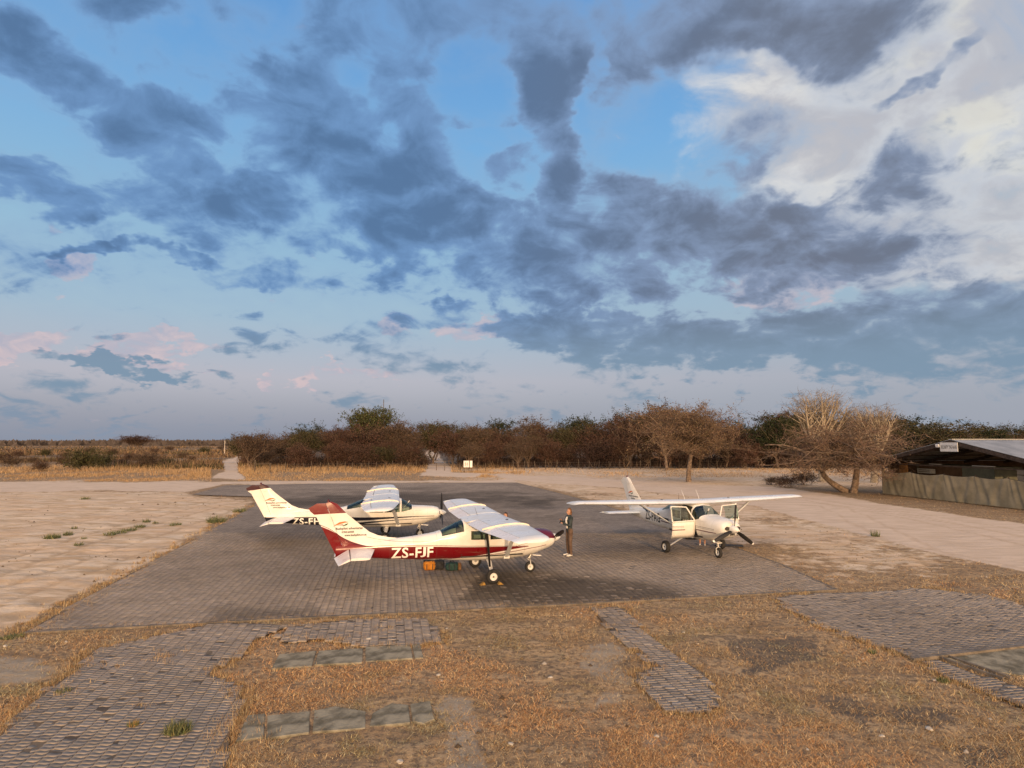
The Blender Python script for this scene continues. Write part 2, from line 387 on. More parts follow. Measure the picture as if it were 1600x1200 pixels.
gz += ruts * lf
rt = np.zeros(gx.shape)
for pl_ in RUTS:
    q = np.array(GP(pl_)); dm_ = np.full(gx.shape, 1e9)
    for i in range(len(q) - 1):
        d_ = q[i + 1] - q[i]; t_ = np.clip(((gx - q[i][0]) * d_[0] + (gy - q[i][1]) * d_[1]) / (d_ @ d_), 0, 1)
        dm_ = np.minimum(dm_, np.hypot(gx - q[i][0] - t_ * d_[0], gy - q[i][1] - t_ * d_[1]))
    dm_ = dm_ + (fbm(gx * .5, gy * .5, 3) - .5) * .5
    rt = np.maximum(rt, np.maximum(np.exp(-((np.abs(dm_ - .75)) / .22) ** 2), 0) * (.5 + .5 * fbm(gx * .6 + 9, gy * .6, 2)))
gz -= rt * .05
gz *= sstep(pav, 0.0, -0.5) * (1 - 0.85 * rd)
gz = np.where(pav > -0.04, -0.03, gz)
gz = gz + np.where(gy > 90, (fbm(gx * .02, gy * .02, 3) - .5) * np.clip((gy - 90) / 300, 0, 1) * 1.2, 0)
gV = np.stack([gx, gy, gz], -1).reshape(-1, 3)
nr, nc = gx.shape; ii = np.arange(nr - 1)[:, None] * nc + np.arange(nc - 1)[None]
gF = np.stack([ii, ii + 1, ii + nc + 1, ii + nc], -1).reshape(-1, 4)
gcol = np.stack([sd, rd, np.clip(br + 0, 0, 1)], -1).reshape(-1, 3)
def ground_mat():
    m, t, b = mat_base('ground_soil', 0.95, 0.12)
    a = t.node('ShaderNodeAttribute', attribute_name='Col').outputs['Color']
    sp = t.node('ShaderNodeSeparateColor'); t.put(sp.inputs[0], a); sand, road, bare = sp.outputs
    dk_ = t.node('ShaderNodeAttribute', attribute_name='dark').outputs['Fac']
    co = t.node('ShaderNodeNewGeometry').outputs['Position']
    st = t.node('ShaderNodeMapping'); t.put(st.inputs[0], co); st.inputs['Rotation'].default_value = (0, 0, math.radians(12)); st.inputs['Scale'].default_value = (0.35, 1, 1)
    n0 = t.noise(co, 0.25, 5, 0.6); n1 = t.noise(st.outputs[0], 1.5, 6, 0.65, 0.6); n2 = t.noise(co, 7, 6, 0.7); n3 = t.noise(co, 34, 4, 0.7)
    sandc = t.mix(t.ss(n1, 0.36, 0.62), (0.42, 0.30, 0.185), (0.64, 0.51, 0.375))
    sandc = t.mix(t.ss(n2, 0.60, 0.72, 0, 0.55), sandc, (0.26, 0.16, 0.09))
    sandc = t.mix(t.ss(n0, 0.40, 0.62, 0, 0.5), sandc, (0.55, 0.385, 0.25))
    roadc = t.mix(t.ss(n1, 0.3, 0.7), (0.50, 0.385, 0.285), (0.62, 0.49, 0.375))
    grc = t.mix(t.ss(n1, 0.35, 0.65), (0.27, 0.175, 0.095), (0.42, 0.295, 0.17))
    grc = t.mix(t.ss(n2, 0.42, 0.62), grc, (0.14, 0.10, 0.07))
    grc = t.mix(t.ss(n3, 0.52, 0.66, 0, .7), grc, (0.44, 0.31, 0.17))
    far = t.node('ShaderNodeSeparateXYZ'); t.put(far.inputs[0], co)
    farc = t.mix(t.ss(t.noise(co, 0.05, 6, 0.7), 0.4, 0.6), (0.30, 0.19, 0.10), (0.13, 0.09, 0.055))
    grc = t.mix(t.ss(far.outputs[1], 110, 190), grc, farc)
    rut_ = t.node('ShaderNodeAttribute', attribute_name='rut').outputs['Fac']
    sandc = t.mix(t.m('MULTIPLY', t.ss(t.m('ADD', rut_, t.m('MULTIPLY', t.m('SUBTRACT', n2, .5), .8)), .25, .8), .55), sandc, (0.36, 0.25, 0.15))
    roadc0 = rut_
    jag = t.m('ADD', t.m('MULTIPLY', t.m('SUBTRACT', n2, 0.5), 1.1), t.m('MULTIPLY', t.m('SUBTRACT', t.noise(co, 1.8, 5, 0.6), 0.5), 1.6))
    f = t.ss(t.m('ADD', sand, jag), 0.35, 0.65)
    c = t.mix(f, grc, sandc); c = t.mix(t.ss(t.m('ADD', road, t.m('MULTIPLY', jag, 0.6)), 0.30, 0.85), c, t.mix(t.m('MULTIPLY', t.ss(t.m('ADD', rut_, t.m('MULTIPLY', t.m('SUBTRACT', n2, .5), .8)), .25, .8), .40), roadc, (0.42, 0.30, 0.20)))
    c = t.mix(t.ss(t.m('ADD', bare, jag), 0.4, 0.9, 0, 0.75), c, t.mix(t.ss(n2, .4, .6), (0.28, 0.235, 0.18), (0.37, 0.32, 0.25)))
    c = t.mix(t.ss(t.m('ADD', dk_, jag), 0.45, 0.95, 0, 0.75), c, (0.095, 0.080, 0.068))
    t.put(b.inputs['Base Color'], c)
    h = t.m('MULTIPLY_ADD', n3, 0.35, t.m('ADD', n2, t.m('MULTIPLY', n1, 1.4)))
    bp = t.node('ShaderNodeBump'); bp.inputs['Strength'].default_value = 0.75; bp.inputs['Distance'].default_value = 0.05
    t.put(bp.inputs['Height'], h); t.put(b.inputs['Normal'], bp.outputs[0])
    return m
M['ground'] = ground_mat()
gm = mesh_np('ground', gV, gF, M['ground'], gcol, smooth=True)
at = gm.attributes.new('rut', 'FLOAT', 'POINT'); at.data.foreach_set('value', rt.reshape(-1).astype(np.float32))
at = gm.attributes.new('dark', 'FLOAT', 'POINT'); at.data.foreach_set('value', dk.reshape(-1).astype(np.float32))
tag(obj('ground', gm), kind='structure')

# ------------------------------------------------------------------ paved areas: interlocking zigzag pavers
YAW = math.radians(11.2)                                  # the paving lies turned a little against the line of sight
ca, sa = math.cos(YAW), math.sin(YAW)
def to_uv(x, y): return x * ca + y * sa, -x * sa + y * ca
def from_uv(u, v): return u * ca - v * sa, u * sa + v * ca
STAINS = [([(420, 797), (420, 777), (640, 771), (868, 776), (858, 790), (640, 789)], 0.55), ([(380, 830), (560, 805), (700, 800), (700, 860), (480, 880), (400, 850)], 0.22),
          ([(745, 895), (900, 897), (1040, 920), (1120, 934), (860, 948), (700, 940)], 0.58), ([(640, 885), (840, 880), (900, 905), (700, 925)], 0.22),
          ([(880, 835), (1050, 850), (1060, 880), (930, 876)], 0.25), ([(330, 950), (500, 950), (500, 975), (300, 975)], 0.35)]
def pave_tone(x, y):
    px, py = proj(x, y); t = 1 + 0.5 * (fbm(x * .22, y * .22, 4) - .5) + 0.35 * (fbm(x * 1.1 + 50, y * 1.1, 3) - 0.5)
    w = fbm(x * .5, y * .5, 3) - .5
    for poly, a in STAINS:
        s = sstep(poly_sdf(px + w * 60, py + w * 24, poly), -9, 9)
        t = t * (1 - a * s)
    return t
def stain_at(x, y):
    px, py = proj(x, y); return np.clip(poly_sdf(px, py, STAINS[2][0]) / 10, 0, 1)
def pave_rgb(t, warm):
    base = np.array([0.235, 0.200, 0.172]); w = np.array([0.280, 0.225, 0.168])
    return t[:, None] * (base * (1 - warm[:, None]) + w * warm[:, None])
PL, PW, JT = 0.200, 0.106, 0.0045
def paver_outline():
    z = 0.022                                               # zigzag long edges, kinked short edges
    top = [(0, 0), (.25, 1), (.75, -1), (1, 0)]
    o = [(x * PL, s * z) for x, s in top] + [(PL + 0.012, PW / 2)] + [(x * PL, PW + s * z) for x, s in reversed(top)] + [(0.012, PW / 2)]
    o = np.array(o); c = o.mean(0); d = o - c
    return d * (1 - 2.4 * JT / np.array([PL, PW])), c
OUT, OC = paver_outline(); NO = len(OUT)
def paver_cells(poly, ymax, keep=None):
    """centres and turn of every paver whose middle lies in the polygon"""
    P = np.array([to_uv(*p) for p in poly]); u0, v0 = P.min(0); u1, v1 = P.max(0)
    nu = int((u1 - u0) / PL) + 2; nv = int((v1 - v0) / PW) + 2
    I, J = np.meshgrid(np.arange(nu), np.arange(nv)); u = (np.floor(u0 / PL) + I) * PL + OC[0] + (J % 2) * 0; v = (np.floor(v0 / PW) + J) * PW + OC[1]
    u = u.ravel(); v = v.ravel(); x, y = from_uv(u, v)
    wob = (fbm(x * 2, y * 2, 2) - 0.5) * 0.25
    ok = (poly_sdf(x, y, poly) > 0.03 + wob * (0 if keep is None else keep)) & (y < ymax) & (y > 6) & (np.abs(x) < (y + 4) * 0.98)
    return x[ok], y[ok]
def paver_template(chamfer=True):
    t0 = np.c_[OUT * (0.97 if chamfer else 1), np.full(NO, 0.0)]; t1 = np.c_[OUT, np.full(NO, -0.003)]; t2 = np.c_[OUT, np.full(NO, -0.035)]
    k = np.arange(NO); k2 = (k + 1) % NO
    if chamfer:
        V = np.r_[t0, t1, t2]; Q = np.r_[np.c_[k + NO, k2 + NO, k2, k], np.c_[k + 2 * NO, k2 + 2 * NO, k2 + NO, k + NO]]
    else:
        V = np.r_[np.c_[OUT, np.zeros(NO)], t2]; Q = np.c_[k + NO, k2 + NO, k2, k]
    return V, Q, np.array([list(range(NO))])
def pavers_stuff(name, x, y, mat, parent, chamfer, jit=1.0, ztop=0.0):
    V0, Q0, T0 = paver_template(chamfer); n = len(x)
    a = YAW + rng.normal(0, 0.012, n) * jit; c, s = np.cos(a)[:, None], np.sin(a)[:, None]
    X = V0[None, :, 0] * c - V0[None, :, 1] * s + x[:, None]; Yv = V0[None, :, 0] * s + V0[None, :, 1] * c + y[:, None]
    tx, ty = rng.normal(0, 0.009, (2, n)) * jit
    Z = ztop + V0[None, :, 2] + tx[:, None] * (X - x[:, None]) + ty[:, None] * (Yv - y[:, None]) + rng.normal(0, 0.0014, n)[:, None] * jit
    nv = len(V0); off = (np.arange(n) * nv)[:, None, None]
    Q = (Q0[None] + off).reshape(-1, 4); T = (T0[None] + off).reshape(-1, NO)
    t = pave_tone(x, y) * np.clip(rng.normal(1, 0.09, n), .6, 1.5); st_ = stain_at(x, y); t = t * np.where((st_ > .3) & (rng.random(n) < .07), 1.9, 1); cc = pave_rgb(t, np.clip(rng.normal(.4, .17, n), 0, 1))
    me = mesh_np(name, np.stack([X, Yv, Z], -1).reshape(-1, 3), [Q, T], mat, np.repeat(cc, nv, 0))
    o = obj(name, me, parent); tag(o, kind='stuff'); return o
def sheet(name, poly, z, mat, step=None):
    me = bpy.data.meshes.new(name); bm = bmesh.new()
    bm.faces.new([bm.verts.new((p[0], p[1], z)) for p in poly]); bmesh.ops.recalc_face_normals(bm, faces=bm.faces)
    bmesh.ops.triangulate(bm, faces=bm.faces)
    for f in bm.faces:
        if f.normal.z < 0: f.normal_flip()
    bm.to_mesh(me); bm.free(); me.materials.append(mat); return obj(name, me)
M['bed'] = mat_noise('joint_sand', (0.07, 0.055, 0.043), (0.15, 0.115, 0.08), 3, 0.95)
def inset(poly, d):
    c = np.mean(poly, 0); return [tuple(np.array(p) + (c - np.array(p)) / np.linalg.norm(c - np.array(p)) * d) for p in poly]
# --- the big apron
APZ = 0.045
apron_bed = sheet('apron', APRON, 0.0412, M['bed']); tag(apron_bed, kind='structure')
ax, ay = paver_cells(APRON, 31.0)
pavers_stuff('paver_field', ax, ay, M['paver'], apron_bed, False, 1.0, APZ)
def apron_far_mat():
    m, t, b = mat_base('far_pavers', 0.92, 0.08)
    a = t.node('ShaderNodeAttribute', attribute_name='Col').outputs['Color']; co = t.node('ShaderNodeNewGeometry').outputs['Position']
    mp = t.node('ShaderNodeMapping'); mp.vector_type = 'TEXTURE'; t.put(mp.inputs[0], co); mp.inputs['Rotation'].default_value = (0, 0, YAW)
    br = t.node('ShaderNodeTexBrick'); t.put(br.inputs[0], mp.outputs[0]); br.offset = 0.0
    for k, v in (('Scale', 1.0), ('Mortar Size', 0.008), ('Brick Width', PL), ('Row Height', PW), ('Bias', 0.0), ('Mortar Smooth', 0.3)): br.inputs[k].default_value = v
    br.inputs['Color1'].default_value = (0.86, 0.86, 0.86, 1); br.inputs['Color2'].default_value = (1.14, 1.12, 1.1, 1); br.inputs['Mortar'].default_value = (0.45, 0.42, 0.4, 1)
    c = t.mix(1.0, a, br.outputs[0], 'MULTIPLY')
    c = t.mix(1.0, c, t.ramp(t.noise(mp.outputs[0], 1.6, 5, 0.7), [(0.3, (.8,) * 3), (0.7, (1.2,) * 3)]), 'MULTIPLY')
    t.put(b.inputs['Base Color'], c); return m
M['far_paver'] = apron_far_mat()
# far part of the apron: a sheet cut into small cells that carry the same stains
fy = np.linspace(30.8, G(400, 754.4)[1] + 1, 150); fu = np.linspace(-38, 24, 200)
FX, FY = np.meshgrid(fu, fy)
sdf = poly_sdf(FX, FY, APRON)
tone = pave_tone(FX.ravel(), FY.ravel()); fc = pave_rgb(tone, np.full(len(tone), .35))
idx = np.arange(len(fy) - 1)[:, None] * len(fu) + np.arange(len(fu) - 1)[None]
qf = np.stack([idx, idx + 1, idx + len(fu) + 1, idx + len(fu)], -1).reshape(-1, 4)
okq = (sdf.ravel()[qf].max(1) > 0.0)
# pull outside corners onto the outline
fv = np.stack([FX.ravel(), FY.ravel()], -1); s_ = sdf.ravel(); out = s_ < 0
gxn = (poly_sdf(fv[:, 0] + .01, fv[:, 1], APRON) - s_) / .01; gyn = (poly_sdf(fv[:, 0], fv[:, 1] + .01, APRON) - s_) / .01
fv[out] -= (s_[out] * 1.0)[:, None] * np.c_[gxn[out], gyn[out]]
fme = mesh_np('far_paving', np.c_[fv, np.full(len(fv), APZ)], qf[okq], M['far_paver'], fc)
tag(obj('far_paving', fme, apron_bed), kind='stuff')
# concrete edge strip round the apron
M['edge'] = mat_noise('edge_concrete', (0.10, 0.085, 0.07), (0.19, 0.155, 0.12), 4, 0.9, 0.3)
eb = MB()
for i in range(len(APRON)):
    if i in (3, 4, 5): continue
    p0, p1 = np.array(APRON[i]), np.array(APRON[(i + 1) % len(APRON)]); d = p1 - p0; L = np.linalg.norm(d); 
    if i == 17 or i in (14, 15, 16, 11, 12, 13, 10, 9, 8):
        c = (p0 + p1) / 2; eb.box((c[0], c[1], 0.012), (L + 0.02, 0.09, 0.075), Matrix.Rotation(math.atan2(d[1], d[0]), 3, 'Z'))
eb.build('edge_strip', M['edge'], apron_bed)
# --- the old paved patches in the grass
def patch(name, poly, z, singles):
    bed = sheet(name, inset(poly, 0.06), z - 0.0042, M['bed']); tag(bed, kind='structure')
    x, y = paver_cells(poly, 60, 1.0)
    dist = np.hypot(x, y); order = np.argsort(dist); si = order[:singles]; rest = order[singles:]
    if len(rest): pavers_stuff('paver_field', x[rest], y[rest], M['paver'], bed, True, 1.6, z)
    if singles:
        V0, Q0, T0 = paver_template(True); vs = []
        for k in range(6):
            t = 1.0 + rng.normal(0, .12); cc = pave_rgb(np.full(len(V0), t), np.full(len(V0), rng.random() * .8))
            V1 = V0.copy(); V1[:, 2] += V1[:, 0] * rng.normal(0, .012) + V1[:, 1] * rng.normal(0, .018)
            vs.append(mesh_np('paver', V1, [Q0, T0], M['paver'], cc))
        for i in si:
            o = bpy.data.objects.new('paver', vs[rng.integers(6)]); link(o, bed)
            o.location = (x[i], y[i], z + rng.normal(0, .0018)); o.rotation_euler = (0, 0, YAW + rng.normal(0, .015) + (math.pi if rng.random() < .0 else 0))
    return bed
patch('left_pavement', PATCH_L, 0.030, 300)
patch('middle_pavement', PATCH_M, 0.028, 0)
patch('narrow_pavement', PATCH_C, 0.028, 0)
patch('right_pavement', PATCH_R, 0.026, 0)
patch('side_pavement', PATCH_S, 0.026, 0)
# --- concrete slabs lying in the grass
def slab(pxs, label, n=0):
    P = GP(pxs); c = np.mean(P, 0); m = MB(); bm = bmesh.new()
    f = bm.faces.new([bm.verts.new((p[0] - c[0], p[1] - c[1], -0.05)) for p in P]); r = bmesh.ops.extrude_face_region(bm, geom=[f])
    for v in [g for g in r['geom'] if isinstance(g, bmesh.types.BMVert)]: v.co.z = 0.035
    bmesh.ops.recalc_face_normals(bm, faces=bm.faces); bmesh.ops.bevel(bm, geom=[e for e in bm.edges], offset=0.012, segments=1, affect='EDGES')
    me = bpy.data.meshes.new('concrete_slab'); bm.to_mesh(me); bm.free(); me.materials.append(M['slab'])
    o = obj('concrete_slab', me, None, (c[0], c[1], 0.0)); o.rotation_euler = (rng.normal(0, .008), rng.normal(0, .008), 0)
    tag(o, label, 'concrete slab', 'concrete slabs set in the dry grass')
slab([(424, 1047), (436, 1025), (494, 1019), (487, 1043)], 'broken left end slab of the upper row of concrete slabs')
slab([(491, 1042), (498, 1019), (567, 1014), (566, 1038)], 'stained middle slab of the upper row of concrete slabs')
slab([(571, 1036), (571, 1013), (641, 1009), (645, 1031)], 'clean rectangular slab at the right of the upper row')
slab([(648, 1031), (644, 1009), (656, 1008), (662, 1030)], 'narrow slab piece ending the upper row of slabs')
slab([(368, 1162), (386, 1121), (414, 1117), (412, 1155)], 'narrow slab at the left end of the lower row')
slab([(416, 1157), (418, 1121), (484, 1114), (483, 1148)], 'square grey slab second from left in the lower row')
slab([(488, 1147), (491, 1113), (524, 1106), (571, 1114), (571, 1141), (540, 1144)], 'round shouldered dark stained slab in the lower row')
slab([(577, 1139), (582, 1117), (612, 1101), (638, 1104), (641, 1133)], 'pale slab with a curved top edge in the lower row')
slab([(645, 1130), (641, 1103), (672, 1098), (679, 1126), (662, 1134)], 'small slab at the right end of the lower row')
slab([(1478, 1030), (1600, 1014), (1690, 1018), (1690, 1075), (1600, 1058), (1560, 1052)], 'large weathered concrete slab beside the right hand paving')
# kerb line of the right patch
kb = MB(); a0, a1 = np.array(G(1425, 1034)), np.array(G(1690, 1003)); c = (a0 + a1) / 2; d = a1 - a0
kb.box((c[0], c[1], 0.03), (float(np.linalg.norm(d)), 0.10, 0.10), Matrix.Rotation(math.atan2(d[1], d[0]), 3, 'Z'))
for q0, q1 in (((1468, 1030), (1568, 1064)), ((1480, 1028), (1580, 1062))):
    a0, a1 = np.array(G(*q0)), np.array(G(*q1)); c = (a0 + a1) / 2; d = a1 - a0
    kb.box((c[0], c[1], 0.028), (float(np.linalg.norm(d)), 0.05, 0.07), Matrix.Rotation(math.atan2(d[1], d[0]), 3, 'Z'))
tag(kb.build('kerb', M['edge']), kind='structure')

# ------------------------------------------------------------------ dry grass and small growth
SLABS_ALL = GP([(424, 1047), (436, 1025), (567, 1013), (656, 1008), (662, 1030), (566, 1038)]), GP([(368, 1162), (386, 1121), (491, 1113), (524, 1106), (571, 1114), (612, 1101), (672, 1098), (679, 1126), (540, 1146)]), GP([(1478, 1030), (1600, 1014), (1690, 1018), (1690, 1075), (1600, 1058)])
def not_paved(x, y, margin=0.0):
    s = np.full(len(x), -1e9)
    for P_ in paved_polys + list(SLABS_ALL): s = np.maximum(s, poly_sdf(x, y, P_))
    return s < margin
GC = np.array([(0.37, 0.225, 0.105), (0.45, 0.32, 0.17), (0.19, 0.12, 0.065), (0.31, 0.25, 0.16), (0.50, 0.39, 0.23), (0.27, 0.16, 0.075)])
def blades(x, y, L, W, lean, cols, z0=0.0):
    n = len(x); a = rng.random(n) * 2 * np.pi; b = rng.random(n) * 2 * np.pi
    base = np.c_[x, y, np.full(n, z0)]; side = np.c_[np.cos(a), np.sin(a), np.zeros(n)] * (W / 2)[:, None]
    tip = base + np.c_[np.cos(b) * np.sin(lean), np.sin(b) * np.sin(lean), np.cos(lean)] * L[:, None]
    V = np.stack([base - side, base + side, tip], 1).reshape(-1, 3); F = np.arange(n * 3).reshape(-1, 3)
    return V, F, np.repeat(cols, 3, 0)
def scatter_px(n, x0, x1, y0, y1):
    px = rng.uniform(x0, x1, n); py = rng.uniform(y0, y1, n); c = np.array([G(a, b) for a, b in zip(px[:1], py[:1])])
    a = (px - 800) / FPX; b = (600 - py) / FPX; cc, s = math.cos(PITCH), math.sin(PITCH); rz = s + b * cc; t = -CAMH / rz
    return a * t, (cc - b * s) * t, px, py
def grass_layer(n):
    x, y, px, py = scatter_px(n, -260, 1860, 770, 1235)
    sd, rd, br, dk, lf = masks(x, y)
    dens = np.clip(1 - 1.15 * sd, 0.0, 1) * (1 - 0.97 * rd) * (1 - 0.25 * br) * (1 - 0.6 * dk)
    dens = np.where(lf > .5, 0.0, dens)
    pt = fbm(x * 1.1, y * 1.1, 4); dens *= np.clip((pt - 0.30) * 5, 0.15, 1)
    dens *= np.where(py < 900, 0.35, 1)
    ok = (rng.random(n) < dens) & not_paved(x, y, rng.normal(0.02, 0.05, n))
    x, y, pt, py = x[ok], y[ok], pt[ok], py[ok]; n = len(x); d = np.hypot(x, y)
    L = rng.gamma(4, 0.0125, n) * (0.8 + d / 40); W = 0.005 + 0.00036 * d
    lean = np.clip(rng.normal(1.15, 0.3, n), 0.2, 1.52)
    cm = fbm(x * .35 + 3, y * .35, 3); idx = rng.integers(0, 6, n)
    c = GC[idx] * np.clip(rng.normal(1, .2, n), .5, 1.6)[:, None]
    c = c * (0.94 + 0.46 * cm[:, None]); red = sstep(cm, .5, .62)[:, None]; c = c * (1 - red) + c * np.array([1.08, .92, .82]) * red
    c *= np.where((fbm(x * .6, y * .6 + 40, 3) > .6)[:, None], np.array([.8, .9, .9]), 1.0)
    return blades(x, y, L, W, lean, np.clip(c, 0.02, .75))
gv, gf, gc = grass_layer(860000)
tag(obj('dry_grass', mesh_np('dry_grass', gv, gf, M['grass'], gc)), 'short orange dry grass matted over the ground in front of the apron', 'grass', kind='stuff')
# taller tufts: fringe of the apron, clumps on the paving
def tufts(centres, per, spread, hmin, hmax, pal, wid=0.008):
    X = []; Y = []; L = []; C = []
    for cx, cy, k in centres:
        m = max(3, int(per * k)); X.append(cx + rng.normal(0, spread * k, m)); Y.append(cy + rng.normal(0, spread * k, m)); L.append(rng.uniform(hmin, hmax, m) * (0.6 + .4 * k))
        C.append(pal[rng.integers(0, len(pal), m)] * rng.uniform(.7, 1.3, (m, 1)))
    X, Y, L, C = map(np.concatenate, (X, Y, L, C)); d = np.hypot(X, Y)
    return blades(X, Y, L, wid * (.6 + d / 25), np.abs(rng.normal(0.35, 0.3, len(X))), np.clip(C, .01, .8))
cs = []
def along(pts, n, off, kk=(0.4, 1.2)):
    for _ in range(n):
        i = rng.integers(len(pts) - 1); t = rng.random(); x = pts[i][0] * (1 - t) + pts[i + 1][0] * t; y = pts[i][1] * (1 - t) + pts[i + 1][1] * t
        g = G(x, y); cs.append((g[0] + rng.normal(0, off), g[1] + rng.normal(0, off), rng.uniform(*kk)))
along([(36, 990), (130, 936), (268, 860), (396, 790)], 420, 0.30)
along([(38, 988), (360, 972), (700, 954), (1000, 939), (1307, 921)], 300, 0.10, (.25, .8))
along([(945, 789), (1132, 849), (1307, 921)], 130, 0.12, (.2, .6))
along([(0, 1146), (60, 1085), (115, 1050), (140, 1018), (245, 995)], 60, 0.12)
along([(372, 1076), (382, 1105), (362, 1135), (352, 1200)], 60, 0.1)
along([(1270, 975), (1365, 1010), (1435, 1034), (1540, 1082)], 60, 0.1, (.3, .8))
along([(1440, 918), (1480, 923), (1600, 944)], 60, 0.12, (.3, .8))
for P_px, n in (([(-60, 1230), (0, 1146), (60, 1085), (115, 1050), (140, 1018), (245, 995), (330, 975)], 150), ([(400, 1000), (372, 1030), (325, 1052), (372, 1076), (382, 1105), (362, 1135), (352, 1230)], 170), ([(432, 995), (505, 1000), (560, 1012), (650, 1010), (694, 1004), (692, 985)], 110), ([(925, 950), (975, 950), (1010, 992), (1055, 1025), (1105, 1055), (1128, 1108), (1095, 1120), (1040, 1115), (1000, 1075), (990, 1055), (1025, 1045), (995, 1022), (965, 995), (925, 950)], 260), ([(1206, 935), (1270, 975), (1365, 1010), (1435, 1032)], 130), ([(1440, 1034), (1470, 1058), (1530, 1080), (1600, 1108)], 80), ([(455, 978), (560, 968), (660, 968)], 60)):
    along(P_px, n, 0.09, (.25, .9))
for p, k, n in (((262, 1028), 1.6, 14), ((146, 1042), 1, 6), ((100, 1085), 1.2, 8), ((190, 1040), .8, 4), ((225, 1108), .9, 4), ((545, 1000), 1.4, 14), ((600, 985), 1, 8), ((362, 1160), 2.2, 14), ((1240, 925), 1.6, 9), ((1010, 1050), 1.1, 6)):
    g = G(*p)
    for _ in range(n): cs.append((g[0] + rng.normal(0, .13 * k), g[1] + rng.normal(0, .16 * k), rng.uniform(.4, 1) * k ** .5))
V1, F1, C1 = tufts(cs, 24, 0.06, 0.03, 0.14, GC)
tag(obj('grass_tufts', mesh_np('grass_tufts', V1, F1, M['grass'], C1)), 'tufts of taller straw grass fringing the apron and pavers', 'grass', kind='stuff')
# green plants
GRN = np.array([(0.10, 0.12, 0.05), (0.14, 0.15, 0.07), (0.08, 0.10, 0.06), (0.22, 0.20, 0.09)])
def herb(px, py, r, h, n, label, pal=GRN, name='low_plant', cat='plant', group=None):
    g = G(px, py); ra, rr_ = rng.random(n) * 6.283, np.sqrt(rng.random(n)) * r * .62; x = rr_ * np.cos(ra); y = rr_ * np.sin(ra); L = rng.uniform(.5, 1, n) * h
    V, F, C = blades(x, y, L, np.full(n, 0.018 + r * 0.02), np.clip(np.abs(rng.normal(.6, .4, n)), 0, 1.4), pal[rng.integers(0, len(pal), n)] * rng.uniform(.7, 1.3, (n, 1)))
    o = obj(name, mesh_np(name, V, F, M['grass'], C), None, (g[0], g[1], 0)); tag(o, label, cat, group)
herb(82, 841, .55, .30, 260, 'largest grey green clump on the pale sand left of the apron')
herb(106, 836, .35, .26, 150, 'grey green clump touching the right of the largest sand clump')
herb(123, 852, .30, .2, 90, 'small green plant on the sand nearest the camera')
herb(116, 826, .25, .2, 60, 'lone small plant above the largest clump on the sand')
herb(131, 842, .2, .15, 50, 'tiny plant right of the grey green clumps on the sand')
for i, (a, b, r) in enumerate([(172, 836, .5), (186, 833, .6), (203, 829, .55), (218, 824, .45)]):
    herb(a, b, r, .24, 130, ['olive plant at the left end of the plant row on sand', 'olive plant second from the left in the sand plant row', 'olive plant third from the left in the sand plant row', 'olive plant at the right end of the plant row on sand'][i], group='olive plants in a row on the sand')
herb(229, 816, .35, .3, 90, 'upright olive plant on the sand above the plant row')
herb(243, 818, .25, .2, 60, 'small olive plant right of the upright one on the sand')
herb(274, 821, .5, .25, 130, 'low spreading green plant on sand nearest the apron edge')
herb(133, 780, .6, .3, 110, 'dark low plant on the sand beyond all the other clumps')
herb(338, 816, .8, .45, 320, 'bushy green weed growing on the grassy apron edge', GRN)
herb(374, 800, .7, .35, 200, 'green weed on the apron edge behind the bushier weed')
herb(20, 997, .35, .12, 160, 'dark green weed at the near left corner of the apron')
herb(278, 1146, .28, .22, 420, 'largest green weed growing through the pavers in the foreground')
herb(210, 1136, .12, .14, 120, 'small green weed in the pavers left of the largest weed', np.array([(.12, .13, .05), (.4, .25, .1)]))
herb(98, 1083, .22, .10, 140, 'flat olive weed near the left edge of the foreground pavers')
herb(1368, 838, .3, .4, 90, 'small dark bush standing on the sand right of the apron')
herb(1475, 1066, .18, .12, 120, 'green weed beside the narrow paving at right')
herb(1362, 1020, .15, .10, 80, 'green weed on the near edge of the right paving')
